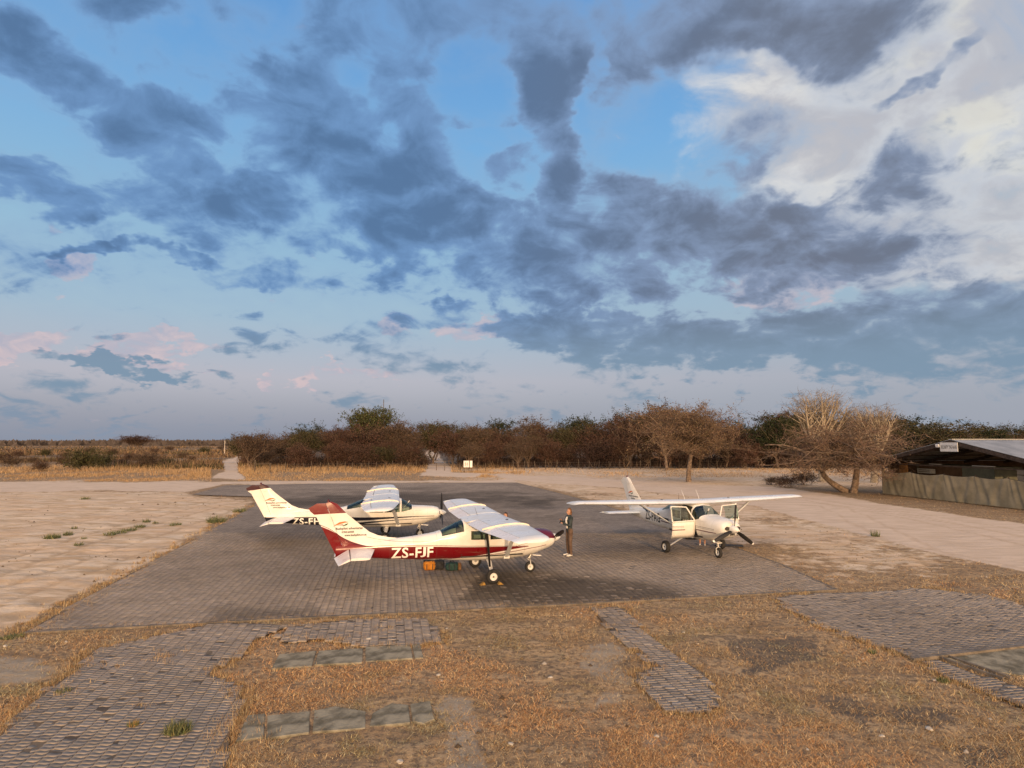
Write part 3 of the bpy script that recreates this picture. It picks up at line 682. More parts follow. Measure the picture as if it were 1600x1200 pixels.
# stones
def stone(px, py, r, label):
    r *= .72
    bm = bmesh.new(); bmesh.ops.create_icosphere(bm, subdivisions=2, radius=r)
    for v in bm.verts: v.co = Vector((v.co.x * 1.3, v.co.y, v.co.z * .6)) * (1 + random.uniform(-.18, .18))
    me = bpy.data.meshes.new('stone'); bm.to_mesh(me); bm.free(); me.materials.append(M['stone'])
    g = G(px, py); o = obj('stone', me, None, (g[0], g[1], r * .45)); o.rotation_euler = (0, 0, random.random() * 6)
    tag(o, label, 'stone')
random.seed(3)
for px, py, r, lb in [(860, 1060, .055, 'round pale stone alone in the grass left of the narrow paving'), (576, 1000, .07, 'pale stone with a brown companion on the middle pavers'), (698, 983, .045, 'small white stone at the right end of the middle pavers'),
                      (908, 959, .04, 'white stone in the grass just left of the narrow paving top'), (749, 1011, .03, 'tiny pale stone in the grass below the parked red aircraft'), (1068, 989, .045, 'pale stone in the grass right of the narrow paving'),
                      (1090, 1007, .035, 'smaller pale stone right of the narrow paving'), (798, 1164, .05, 'pale stone beside a dark clod low in the centre foreground'), (1026, 1152, .045, 'white stone on the bare patch below the narrow paving'),
                      (625, 1192, .06, 'pale stone in the grass at the bottom edge of the view'), (1452, 1141, .07, 'largest pale stone in the grass at lower right'), (1378, 1152, .05, 'flat pale stone lower right beside the dark soil'),
                      (1548, 1125, .035, 'small pale stone near the right edge of the foreground'), (1348, 1030, .03, 'tiny white stone below the right paving edge'), (1460, 1064, .045, 'white stone beside the green weed at the right paving'),
                      (1262, 1172, .03, 'small stone in the grass left of the bottom right corner'), (207, 1063, .05, 'flaky white stone on the foreground pavers'), (8, 1011, .06, 'pale stone at the left edge near the apron corner'), (131, 1016, .05, 'pale stone in the grass above the foreground pavers'),
                      (625, 1066, .03, 'small pale stone in the grass between the two slab rows'), (685, 1056, .05, 'larger pale stone at the right between the slab rows'), (1152, 1012, .03, 'tiny pale stone right of the narrow paving bend')]:
    stone(px, py, r, lb)

# loose dark litter and dry crumbs on the sand
def litter():
    x, y, px, py = scatter_px(9000, -100, 1700, 762, 1200); sd_, rd_, br_, dk_, lf_ = masks(x, y)
    ok = (rng.random(len(x)) < np.where(lf_ > .5, .55 * (fbm(x * .7, y * .9, 3) > .5) + .05, .22 * sd_ + .05)) & not_paved(x, y, -.02) & (rd_ < .5)
    x, y = x[ok], y[ok]; n = len(x); sz = np.minimum(rng.gamma(2.2, .012, n) * (.35 + y / 60), .075); V = []; F = []
    a = rng.random((n, 4)) * .5 + np.arange(4)[None] * 1.571
    base = np.stack([x[:, None] + np.cos(a) * sz[:, None] * 1.5, y[:, None] + np.sin(a) * sz[:, None], np.full((n, 4), .0)], -1); topp = np.stack([x, y, .02 + sz * .8], -1)[:, None]
    V = np.concatenate([base, topp], 1).reshape(-1, 3); o = (np.arange(n) * 5)[:, None, None]; F = (np.array([[0, 1, 4], [1, 2, 4], [2, 3, 4], [3, 0, 4]])[None] + o).reshape(-1, 3)
    pal = np.array([(.10, .07, .045), (.16, .11, .06), (.14, .11, .07), (.45, .38, .30), (.22, .15, .09)]); C = np.repeat(pal[rng.choice(5, n, p=(.35, .25, .12, .1, .18))] * rng.uniform(.7, 1.2, (n, 1)), 5, 0)
    tag(obj('ground_litter', mesh_np('ground_litter', V, F, M['grass'], C)), 'small dark crumbs, dung and twigs strewn over the pale sand', 'litter', kind='stuff')
litter()

# ------------------------------------------------------------------ aircraft
M['rubber'] = mat_noise('tyre_rubber', (0.018, 0.017, 0.016), (0.035, 0.032, 0.03), 9, 0.8)
M['black'] = mat_noise('black_paint', (0.012, 0.011, 0.011), (0.02, 0.018, 0.018), 5, 0.45)
M['dark'] = mat_noise('dark_cabin', (0.03, 0.028, 0.027), (0.06, 0.05, 0.045), 6, 0.9)
M['rim'] = mat_noise('wheel_rim', (0.62, 0.60, 0.56), (0.74, 0.72, 0.68), 8, 0.4)
M['white_tip'] = mat_noise('white_tip_paint', (0.70, 0.68, 0.64), (0.78, 0.76, 0.72), 8, 0.5)
M['steel'] = mat_noise('bare_steel', (0.30, 0.28, 0.26), (0.42, 0.40, 0.37), 8, 0.4, metal=0.7)
M['seat'] = mat_noise('seat_fabric', (0.20, 0.17, 0.13), (0.30, 0.26, 0.2), 12, 0.95)
M['letter_white'] = mat_noise('white_lettering', (0.74, 0.71, 0.66), (0.80, 0.78, 0.72), 6, 0.5)
M['letter_black'] = mat_noise('black_lettering', (0.012, 0.012, 0.014), (0.02, 0.02, 0.022), 6, 0.5)
M['letter_grey'] = mat_noise('grey_lettering', (0.05, 0.045, 0.045), (0.08, 0.07, 0.07), 6, 0.5)
M['orange'] = mat_noise('orange_emblem', (0.55, 0.12, 0.03), (0.65, 0.18, 0.05), 6, 0.5)
M['green_em'] = mat_noise('green_emblem', (0.03, 0.10, 0.04), (0.04, 0.13, 0.05), 6, 0.5)
M['maroon'] = mat_noise('maroon_paint', (0.07, 0.008, 0.012), (0.10, 0.012, 0.018), 6, 0.35)
def glass_mat():
    m = bpy.data.materials.new('tinted_glass'); m.use_nodes = True; t = NT(m.node_tree); t.n.remove(t.n['Principled BSDF'])
    tr = t.node('ShaderNodeBsdfTransparent'); tr.inputs[0].default_value = (0.50, 0.62, 0.58, 1)
    gl = t.node('ShaderNodeBsdfGlossy'); gl.inputs[0].default_value = (0.75, 0.78, 0.74, 1); gl.inputs['Roughness'].default_value = 0.04
    fr = t.node('ShaderNodeFresnel'); fr.inputs[0].default_value = 1.5
    mx = t.node('ShaderNodeMixShader'); t.l.new(t.m('MULTIPLY_ADD', fr.outputs[0], 0.8, 0.03), mx.inputs[0]); t.l.new(tr.outputs[0], mx.inputs[1]); t.l.new(gl.outputs[0], mx.inputs[2])
    t.l.new(mx.outputs[0], t.n['Material Output'].inputs[0]); return m
M['glass'] = glass_mat()
SHEEN = 0.30
def paint_mat(name, base, marks=(), seams=(), ribs=0.0):
    """painted skin: marks = list of (colour, upper curve, lower curve) with curves as (A, z) points; the A axis runs aft from the propeller"""
    m, t, b = mat_base(name, SHEEN, 0.32); co = t.node('ShaderNodeTexCoord').outputs['Object']
    sp = t.node('ShaderNodeSeparateXYZ'); t.put(sp.inputs[0], co); A = t.m('MULTIPLY', sp.outputs[0], -1.0); Z = sp.outputs[2]
    def curve(pts):
        n = t.node('ShaderNodeFloatCurve'); c = n.mapping.curves[0]
        pts = [(min(max((a + 1) / 11, 0), 1), z / 3.0) for a, z in pts]
        c.points[0].location = pts[0]; c.points[1].location = pts[-1]
        for p in pts[1:-1]: c.points.new(*p)
        for p in c.points: p.handle_type = 'AUTO_CLAMPED'
        n.mapping.extend = 'HORIZONTAL'; n.mapping.use_clip = False; n.mapping.update()
        t.put(n.inputs['Value'], t.m('DIVIDE', t.m('ADD', A, 1.0), 11.0)); return t.m('MULTIPLY', n.outputs[0], 3.0)
    dirt = t.noise(co, 1.7, 6, 0.65)
    c = t.mix(t.ss(dirt, 0.35, 0.7), base, tuple(x * y for x, y in zip(base, (0.90, 0.87, 0.82))))
    for colr, up, lo, a0, a1 in marks:
        f = t.m('MULTIPLY', t.m('LESS_THAN', Z, curve(up)), t.m('GREATER_THAN', Z, curve(lo)))
        f = t.m('MULTIPLY', f, t.m('MULTIPLY', t.m('GREATER_THAN', A, a0), t.m('LESS_THAN', A, a1)))
        c = t.mix(f, c, colr)
    for a, w in seams:
        f = t.ss(t.m('ABSOLUTE', t.m('SUBTRACT', A, a)), w, 0.0); c = t.mix(t.m('MULTIPLY', f, 0.55), c, (0.12, 0.11, 0.10))
    streak = t.noise(t.v('MULTIPLY', co, (0.6, 3.0, 5.0)), 1.6, 5, 0.7); c = t.mix(t.ss(streak, 0.56, 0.74, 0, .38), c, (0.20, 0.165, 0.125))
    if ribs:
        fr_ = t.m('ABSOLUTE', t.m('SUBTRACT', t.m('FRACT', t.m('DIVIDE', sp.outputs[1], ribs)), 0.5)); c = t.mix(t.ss(fr_, 0.5 - .011 / ribs, 0.5, 0, .20), c, (0.18, 0.17, 0.165))
    t.put(b.inputs['Base Color'], c); t.put(b.inputs['Roughness'], t.ss(dirt, 0.3, 0.7, 0.24, 0.42))
    bp = t.node('ShaderNodeBump'); bp.inputs['Strength'].default_value = 0.12; bp.inputs['Distance'].default_value = 0.02
    t.put(bp.inputs['Height'], t.noise(co, 3.5, 2, 0.5)); t.put(b.inputs['Normal'], bp.outputs[0])
    b.inputs['Coat Weight'].default_value = 0.12; b.inputs['Coat Roughness'].default_value = 0.12
    return m
LOF = [0.0, 0.05, 0.16, 0.34, 0.55, 0.78, 1.0]            # lower ring fractions, belly to sill
UPF = [0.0, 0.22, 0.45, 0.68, 0.84, 0.93, 1.0]            # upper, sill to roof
class Fus:
    def __init__(s, st): s.st = np.array(st, float)
    def par(s, A): return [float(np.interp(A, s.st[:, 0], s.st[:, k])) for k in range(1, 7)]
    def half(s, A, z):
        zb, zt, zs, hw, nl, nu = s.par(A)
        if z <= zs: q = max(0, min(1, (z - zb) / (zs - zb))); return hw * (1 - (1 - q) ** nl) ** (1 / nl)
        q = max(0, min(1, (z - zs) / (zt - zs))); return hw * (1 - q ** nu) ** (1 / nu)
    def ring(s, A):
        zb, zt, zs, hw, nl, nu = s.par(A)
        zz = [zb + f * (zs - zb) for f in LOF] + [zs + f * (zt - zs) for f in UPF[1:]]
        R = [(-A, -s.half(A, z), z) for z in zz]; Lf = [(-A, s.half(A, z), z) for z in reversed(zz[1:-1])]
        return R + Lf                                       # right side belly..roof, then left side down
def aero(c, n=9, t=0.12, x1=1.0, x0=0.0, camber=0.02):
    x = x0 + (x1 - x0) * (1 - np.cos(np.linspace(0, np.pi, n))) / 2 if x0 == 0 else np.linspace(x0, x1, n)
    yt = 5 * t * (0.2969 * np.sqrt(x) - 0.126 * x - 0.3516 * x ** 2 + 0.2843 * x ** 3 - 0.1030 * x ** 4)
    yc = camber * 4 * x * (1 - x)
    return np.r_[np.c_[x, yc + yt], np.c_[x, yc - yt][::-1]] * c
def text_mesh(txt, size, shear=0.0, bold=0.0, extr=0.0):
    cu = bpy.data.curves.new('lettering', 'FONT'); cu.body = txt; cu.size = size; cu.shear = shear; cu.offset = bold; cu.align_x = 'LEFT'; cu.resolution_u = 3
    cu.space_character = 1.08; cu.extrude = extr
    o = bpy.data.objects.new('lettering', cu); COL.objects.link(o); dg = bpy.context.evaluated_depsgraph_get(); dg.update()
    me = bpy.data.meshes.new_from_object(o.evaluated_get(dg)); bpy.data.objects.remove(o); bpy.data.curves.remove(cu)
    return me
def lettering(txt, size, side, A0, z0, fus, mat, parent, name='registration', slope=0.0, flat=None, bold=0.0, shear=0.0, wf=1.0):
    """letters laid on the skin; side -1 = right side of the aircraft; A0 is the station of the first letter"""
    me = text_mesh(txt, size, shear, bold)
    bm = bmesh.new(); bm.from_mesh(me); hi = max(v.co.y for v in bm.verts); q = 0.05; seen = set()
    for v0 in bm.verts:                                     # a letter that hangs below the line (J) is drawn up to stand on it
        if v0.index in seen: continue
        isl = []; stk = [v0]; seen.add(v0.index)
        while stk:
            a_ = stk.pop(); isl.append(a_)
            for e_ in a_.link_edges:
                b_ = e_.other_vert(a_)
                if b_.index not in seen: seen.add(b_.index); stk.append(b_)
        ymn = min(a_.co.y for a_ in isl); xm = sum(a_.co.x for a_ in isl) / len(isl)
        if size > .2 and ymn < -.04 * size:
            for a_ in isl: a_.co.y = hi * (a_.co.y - ymn) / (hi - ymn); a_.co.x = xm + (a_.co.x - xm) * 1.35 + .01 * size
    while q < hi and size > .2:
        bmesh.ops.bisect_plane(bm, geom=bm.verts[:] + bm.edges[:] + bm.faces[:], plane_co=(0, q, 0), plane_no=(0, 1, 0)); q += 0.05
    bm.to_mesh(me); bm.free()
    for v in me.vertices:
        u, w = v.co.x * wf, v.co.y; A = A0 - u * (-side) if side < 0 else A0 + u
        z = z0 + w + slope * (u)
        y = (flat if flat is not None else fus.half(A, z)) + 0.007
        v.co = (-A, side * y, z)
    if side > 0: me.flip_normals()
    me.materials.append(mat); return obj(name, me, parent)
def wing_piece(name, mat, secs, parent, x0=0.0, x1=1.0, n=9, defl=0.0, thick=0.12):
    """secs: (l, A_le, z, chord)"""
    rings = []
    for l, a, z, c in secs:
        pr = aero(c, n, thick, x1, x0)
        P = []
        for x, y in pr:
            if defl:
                hx, hz = x0 * c, 0.0; dx, dz = x - hx, y - hz; cs_, sn = math.cos(defl), math.sin(defl); x, y = hx + dx * cs_ + dz * sn, hz + dz * cs_ - dx * sn
            P.append((-(a + x), l, z + y - x * 0.03))
        rings.append(P)
    m = MB().loft(rings); return m.build(name, mat, parent, smooth=True, auto=50)
def wheel(parent, A, l, r, w, name='wheel'):
    T = Matrix.Translation((-A, l, r)) @ Matrix.Rotation(math.pi / 2, 4, 'Z')
    hw = w / 2; e = empty_child(name, parent); zc = parent.scale[0] / parent.scale[2]; e.scale = (1, 1, zc)
    prof = [(-hw * .55, r * .50), (-hw * .95, r * .62), (-hw, r * .80), (-hw * .75, r * .95), (-hw * .35, r), (hw * .35, r), (hw * .75, r * .95), (hw, r * .80), (hw * .95, r * .62), (hw * .55, r * .50)]
    MB().lathe(prof, 24, T).build('tyre', M['rubber'], e, True, 60)
    rp = [(-hw * .62, 0.0), (-hw * .62, r * .16), (-hw * .35, r * .20), (-hw * .35, r * .44), (-hw * .7, r * .54), (hw * .7, r * .54), (hw * .35, r * .44), (hw * .35, r * .20), (hw * .62, r * .16), (hw * .62, 0.0)]
    MB().lathe(rp, 20, T).build('rim', M['rim'], e, True, 40)
    MB().lathe([(-hw * .8, 0), (-hw * .8, r * .11), (hw * .8, r * .11), (hw * .8, 0)], 12, T).build('hub', M['dark'], e, True, 40)
    return e
def empty_child(name, parent):
    o = bpy.data.objects.new(name, None); COL.objects.link(o); o.parent = parent; o.empty_display_size = .2; return o

def aircraft(name, loc, heading, label, cfg):
    root = empty('light_aircraft', (loc[0], loc[1], APZ), heading)
    tag(root, label, 'airplane', 'high wing aircraft parked on the apron')
    root.rotation_euler = (cfg.get('bank', 0), 0, heading); root.scale = (cfg.get('sl', cfg.get('s', 1)), cfg.get('s', 1), cfg.get('zscale', .92))
    skin, wskin, tskin = cfg['skin'], cfg['wing'], cfg['tail']
    zW = cfg.get('zw', 2.12)
    #       A     zb    zt    zs    hw   nl   nu
    F = Fus([(0.06, 1.04, 1.48, 1.27, 0.34, 2.2, 2.2), (0.14, 0.97, 1.56, 1.26, 0.43, 2.2, 2.3), (0.35, 0.88, 1.62, 1.27, 0.49, 2.3, 2.4), (0.80, 0.74, 1.66, 1.30, 0.53, 2.6, 2.3),
             (1.30, 0.62, 1.68, 1.45, 0.55, 2.7, 2.2), (1.36, 0.62, 1.70, 1.54, 0.55, 2.7, 2.2), (1.60, 0.60, 1.88, 1.47, 0.56, 2.8, 2.6), (1.84, 0.59, 2.03, 1.42, 0.56, 2.9, 3.0), (1.92, 0.59, 2.07, 1.41, 0.56, 2.9, 3.2),
             (2.60, 0.58, 2.12, 1.40, 0.56, 2.9, 3.4), (2.68, 0.58, 2.12, 1.40, 0.56, 2.9, 3.4), (3.30, 0.59, 2.11, 1.42, 0.55, 2.8, 3.2), (3.42, 0.60, 2.10, 1.43, 0.55, 2.8, 3.0), (3.55, 0.61, 2.07, 1.44, 0.54, 2.7, 2.8),
             (3.95, 0.64, 1.90, 1.44, 0.50, 2.6, 2.4), (4.32, 0.68, 1.72, 1.46, 0.45, 2.5, 2.2), (4.55, 0.68, 1.66, 1.40, 0.42, 2.9, 2.1), (5.3, 0.74, 1.56, 1.30, 0.335, 3.2, 2.0), (6.2, 0.80, 1.49, 1.24, 0.235, 3.2, 2.0), (7.1, 0.90, 1.42, 1.20, 0.145, 2.1, 2.0), (7.9, 0.96, 1.34, 1.16, 0.06, 2.0, 2.0)])
    stA = [0.06, 0.09, 0.14, 0.22, 0.35, 0.55, 0.80, 1.05, 1.30, 1.36, 1.48, 1.60, 1.72, 1.84, 1.92, 2.15, 2.40, 2.60, 2.68, 2.95, 3.15, 3.30, 3.42, 3.55, 3.75, 3.95, 4.14, 4.32, 4.55, 4.9, 5.3, 5.75, 6.2, 6.65, 7.1, 7.5, 7.9]
    rings = [F.ring(a) for a in stA]; n = len(rings[0]); nl = len(LOF) - 1; top = nl + len(UPF) - 1    # ring index of sill and roof
    def cls(i, k):
        a0 = stA[i]; kk = k if k < top else n - 1 - k        # mirrored face index
        if 1.36 <= a0 < 1.84 and kk >= nl: return 'windshield'
        if 1.92 <= a0 < 2.60 and nl <= kk < nl + 4: return 'door_window' if k < top else 'door_window_l'
        if 2.68 <= a0 < 3.30 and nl <= kk < nl + 2: return 'side_window' if k < top else 'side_window_l'
        if 3.55 <= a0 < 4.32 and kk >= nl + 2: return 'rear_window'
        if cfg.get('open') and 1.60 <= a0 < 2.60 and 2 <= kk < nl: return 'door_r' if k < top else 'door_l'
        return 'body'
    groups = {}
    for i in range(len(stA) - 1):
        for k in range(n): groups.setdefault(cls(i, k), []).append((i, k))
    V = [p for r in rings for p in r]
    def sub(keys, name, mat, off=0.0, thick=0.0, extra=None, par=root):
        m = MB(); ff = [(i * n + k, i * n + (k + 1) % n, (i + 1) * n + (k + 1) % n, (i + 1) * n + k) for i, k in keys]
        if extra: ff += extra
        m.add(V, ff); me = m.mesh(name, mat, True, 40)
        bm = bmesh.new(); bm.from_mesh(me)
        bmesh.ops.delete(bm, geom=[v for v in bm.verts if not v.link_faces], context='VERTS')
        if thick: 
            bmesh.ops.solidify(bm, geom=bm.faces[:], thickness=thick)
        bm.to_mesh(me); bm.free(); return obj(name, me, par)
    caps = [tuple(range(n)), tuple((len(stA) - 1) * n + k for k in range(n))]
    body = sub(groups['body'], 'fuselage', skin, extra=caps)
    wsh = sub(groups['windshield'], 'windshield', M['glass'])
    for k in ('side_window', 'side_window_l'): sub(groups[k], 'side_window', M['glass'])
    sub(groups['rear_window'], 'rear_window', M['glass'])
    MB().box((-1.60, 0, 1.74), (0.03, 0.045, 0.44), Matrix.Rotation(math.radians(37), 3, 'Y')).build('frame', skin, wsh)
    # cabin
    MB().box((-2.5, 0, 0.80), (2.3, 0.95, 0.05)).build('cabin_floor', M['dark'], root)
    MB().box((-1.42, 0, 1.38), (0.10, 0.96, 0.42)).build('instrument_panel', M['black'], root)
    MB().box((-3.62, 0, 1.35), (0.04, 0.92, 0.95)).build('bulkhead', M['dark'], root)
    for sa_, sl in ((2.15, -.25), (2.15, .25), (2.95, -.25), (2.95, .25)):
        e = MB().box((-sa_, sl, 1.0), (0.46, 0.44, 0.14)).box((-sa_ - 0.26, sl, 1.36), (0.12, 0.42, 0.66), Matrix.Rotation(math.radians(-10), 3, 'Y')).box((-sa_ - .33, sl, 1.76), (.08, .22, .14))
        tag(e.build('seat', M['seat'], root), kind=None)
    # doors
    for s in (-1, 1):
        kk = 'door_window' if s < 0 else 'door_window_l'
        if not cfg.get('open'):
            sub(groups[kk], 'side_window', M['glass'])
        else:
            d = empty_child('door', root); a = cfg['open'] * s
            d.location = (-1.60, s * 0.56, 0); d.rotation_euler = (0, 0, -a)
            for key, nm, mt, th in (('door_r' if s < 0 else 'door_l', 'door_panel', skin, 0.035), (kk, 'door_glass', M['glass'], 0)):
                o = sub(groups[key], nm, mt, thick=th, par=d)
                o.data.transform(Matrix.Translation((1.60, -s * 0.56, 0)))
                if nm == 'door_panel': pass
            fm = MB(); pts = [(-x, F.half(x, z) * s, z) for x, z in ((1.62, 1.44), (1.90, 1.98), (2.58, 2.02), (2.60, 1.40))]
            pts = [Vector(p) + Vector((1.60, -s * .56, 0)) for p in pts]
            for q in range(4): fm.tube([pts[q], pts[(q + 1) % 4]], 0.028, 6)
            fm.build('door_frame', skin, d, True)
    # engine
    sp_ = MB().lathe([(0.30, 0.0), (0.285, 0.03), (0.22, 0.085), (0.12, 0.135), (0.0, 0.165), (-0.06, 0.165), (-0.06, 0.0)], 20, Matrix.Translation((0, 0, 1.27)))
    sp_.build('spinner', cfg['spinner'], root, True)
    for s in (-1, 1):
        MB().tube([(-0.02, s * 0.235, 1.30), (-0.075, s * 0.235, 1.30)], [0.10, 0.10], 14, flat=.75).build('air_inlet', M['dark'], root, True)
    MB().box((-0.085, 0, 1.07), (0.05, 0.22, 0.09)).build('air_scoop', M['dark'], root)
    MB().tube([(-0.95, -0.22, 0.72), (-1.05, -0.23, 0.58)], 0.035, 10).build('exhaust_pipe', M['steel'], root, True)
    MB().box((-0.75, -0.20, 0.685), (0.34, 0.22, 0.03), Matrix.Rotation(math.radians(8), 3, 'Y')).build('cowl_flap', skin, root)
    for a in cfg['prop']:
        th = math.radians(a); e = empty_child('propeller_blade', root); e.location = (0.06, 0, 1.27); e.rotation_euler = (th, 0, 0)   # turn about the shaft
        rings_ = []
        for r, c, tw in ((.10, .07, 60), (.20, .12, 52), (.40, .165, 38), (.65, .16, 28), (.88, .135, 20), (.97, .10, 18)):
            tw = math.radians(tw); P = []
            for q in range(10):
                aa = 2 * math.pi * q / 10; x, y = 0.12 * c * math.sin(aa), 0.5 * c * math.cos(aa); P.append((x * math.cos(tw) - y * math.sin(tw) * 1.0, x * math.sin(tw) + y * math.cos(tw), r))
            rings_.append(P)
        MB().loft(rings_).build('blade', M['black'], e, True)
        rings2 = []
        for r, c in ((.9703, .10), (1.01, .085), (1.035, .04)):
            tw = math.radians(18); rings2.append([(0.12 * c * math.sin(2 * math.pi * q / 10) * math.cos(tw) - .5 * c * math.cos(2 * math.pi * q / 10) * math.sin(tw), .5 * c * math.cos(2 * math.pi * q / 10) * math.cos(tw), r) for q in range(10)])
        MB().loft(rings2).build('blade_tip', M['white_tip'] if cfg.get('white_tips') else M['black'], e, True)
    # wings
    dz = math.tan(math.radians(cfg.get('dihedral', 1.2))); LE0, CH = cfg.get('le', 1.90), 1.64
    MB().loft([[(-(LE0 + x), l, zW - 0.005 + y - x * 0.03) for x, y in aero(CH, 9)] for l in (-0.60, 0.60)]).build('wing_centre', wskin, root, True, 50)
    sp = cfg.get('span', 5.45)
    for s in (-1, 1):
        S_ = lambda l, a, c: (s * l, a, zW + (l - .6) * dz, c)
        sec = [S_(.60, LE0, CH), S_(2.7, LE0, CH), S_(sp - .35, LE0 + .24, 1.16)]
        wing_piece('wing', wskin, sec, root, 0.0, 0.745, 10)
        c2 = 1.16; zt_ = zW + (sp - .95) * dz
        tip = [(s * (sp - .35 + .003), LE0 + .24, zt_, 1.16), (s * (sp - .15), LE0 + .28, zt_ - .005, 1.10), (s * (sp - .04), LE0 + .36, zt_ - .03, .98), (s * sp, LE0 + .50, zt_ - .055, .75)]
        rg = []
        for q, (l, a, z, c) in enumerate(tip):
            pr = aero(c, 10, 0.12 - 0.02 * q, 1.0); rg.append([(-(a + x), l, z + y - x * .03) for x, y in pr])
        MB().loft(rg).build('wing_tip', cfg.get('tip', wskin), root, True, 50)
        wing_piece('flap', cfg.get('te', wskin), [S_(.66, LE0, CH), S_(2.7, LE0, CH), S_(2.86, LE0 + .016, 1.61)], root, 0.755, 1.0, 5, cfg.get('flap', 0.05))
        wing_piece('aileron', cfg.get('te', wskin), [S_(2.90, LE0 + .02, 1.60), S_(sp - .40, LE0 + .235, 1.17)], root, 0.755, 1.0, 5, cfg.get('ail', 0.03))
        if cfg.get('fence'):
            l = 2.78; zf = zW + (l - .6) * dz; P = []
            pr = aero(1.62, 9)[:9]
            m = MB(); up = [(-(LE0 + .01 + x), zf + y - x * .03) for x, y in pr]
            for y in (-.010, .010): P.append([(x, s * l + y, z - .01) for x, z in up] + [(x, s * l + y, z + .05 * math.sin(min(1, (i + .6) / 3) * math.pi / 2)) for i, (x, z) in reversed(list(enumerate(up)))])
            m.loft(P).build('stall_fence', cfg.get('fence_mat', M['fence']), root)
        MB().lathe([(0, 0), (0.0, .05), (.012, .05), (.012, 0)], 12, Matrix.Translation((-(LE0 + .45), s * 1.6, zf_top(zW, 1.6, dz))) @ Matrix.Rotation(-math.pi / 2, 4, 'Y')).build('fuel_cap', M['dark'], root)
        # strut
        p0, p1 = Vector((-1.98, s * .52, .74)), Vector((-2.30, s * 2.62, zW + 2.02 * dz - .07))
        d = (p1 - p0); R3 = d.to_track_quat('Z', 'X').to_matrix(); rg = []
        for f in (0, 1):
            rg.append([p0 + d * f + Vector((0.075 * math.cos(2 * math.pi * q / 12), 0, 0)) + Vector((0, -d.z, d.y)).normalized() * (s * 0.024 * math.sin(2 * math.pi * q / 12)) for q in range(12)])
        MB().loft(rg).build('wing_strut', cfg.get('strut', wskin), root, True)
        MB().box(p0 + Vector((0, -s * .01, -.01)), (.22, .07, .10)).build('strut_fairing', skin, root)
        # main gear
        mA = cfg.get('mA', 2.58)
        lw = 1.30
        pts = [Vector((0.08 - mA, s * .36, .64)), Vector((0.06 - mA, s * .60, .60)), Vector((0.02 - mA, s * (lw - .22), .33)), Vector((0.00 - mA, s * (lw - .08), .26))]
        rg = []
        for q, p in enumerate(pts):
            wd = (.085, .08, .055, .045)[q]; rg.append([p + Vector((wd * math.cos(2 * math.pi * j / 10), 0, .018 * math.sin(2 * math.pi * j / 10))) for j in range(10)])
        MB().loft(rg).build('gear_leg', skin, root, True)
        MB().tube([(0.00 - mA, s * (lw - .12), .25), (0.00 - mA, s * (lw + .02), .25)], .03, 10).build('axle', M['steel'], root, True)
        wheel(root, mA, s * (lw + .02), cfg.get('wr', .245), .19)
        # tailplane
        zS = 1.20
        wing_piece('stabilizer', cfg['stab'], [(s * .06, 6.60, zS - .03, 1.38), (s * 1.72, 6.86, zS - .03, 1.0)], root, 0.0, 0.60, 8, 0, .09)
        wing_piece('elevator', cfg['stab'], [(s * .14, 6.61, zS - .03, 1.38), (s * 1.74, 6.865, zS - .03, 1.0)], root, 0.612, 1.0, 5, cfg.get('elev', .30), .09)
        lettering(cfg['reg'], cfg['rs'], s, cfg['rA'] if s < 0 else cfg['rA'] - cfg['rlen'], cfg['rz'], F, cfg['rmat'], root, bold=.010, slope=cfg.get('rslope', 0), wf=cfg.get('rwf', 1))
        # fin writing and emblem
        def fl(zf): return .05
        for txt, sz, a, z in (('Bushpilot adventures', .105, 7.92, 1.90), ('FLYING SAFARIS', .085, 7.72, 1.78), ('www.bushpilot.co.za', .10, 7.62, 1.665)):
            if cfg.get('fintext', True):
                w = {'B': .92, 'F': .62, 'w': .80}[txt[0]]
                lettering(txt, sz, s, a if s < 0 else a - w, z, None, M['letter_grey'], root, 'fin_lettering', flat=.062, wf=w / .95 * .95, bold=.004)
        if cfg.get('fintext', True):
            for pl, mt in (([(8.02, 2.02), (7.80, 2.16), (7.62, 2.185), (7.50, 2.15), (7.64, 2.13), (7.78, 2.09)], 'orange'), ([(7.70, 2.00), (7.60, 2.09), (7.50, 2.12), (7.55, 2.05)], 'green_em'), ([(7.90, 2.05), (7.70, 2.08), (7.62, 2.02), (7.72, 2.05)], 'letter_grey')):
                m = MB(); m.add([(-a, s * .064, z) for a, z in pl], [tuple(range(len(pl)))]); m.build('emblem', M[mt], root)
    # fin and rudder
    zs_ = [1.30, 1.48, 1.56, 1.64, 1.78, 2.05, 2.40, 2.74, 2.88]; le = [5.0, 5.55, 6.15, 6.50, 6.80, 7.12, 7.52, 7.90, 8.10]
    if cfg.get('nodorsal'): le = [5.9, 6.3, 6.5, 6.62, 6.8, 7.12, 7.52, 7.90, 8.10]
    hinge = lambda z: 7.55 + (z - .95) * .375
    teA = lambda z: 7.86 + (z - .95) * .50
    def shear(A, z): return z - 0.30 * (A - 8.1) if z > 2.6 else z
    rg = []
    for z, a in zip(zs_, le):
        h = hinge(z); c = h - a; th = 0.058 if z < 2.8 else .035; P = []
        for x in (0, .03, .12, .3, .6, 1): P.append((x, th * (4 * (x + .02)) ** .5 * .5 if x < .25 else th))
        rg.append([(-(a + x * c), y, shear(a + x * c, z)) for x, y in P] + [(-(a + x * c), -y, shear(a + x * c, z)) for x, y in reversed(P)])
    MB().loft(rg).build('fin', tskin, root, True, 22)
    rg = []
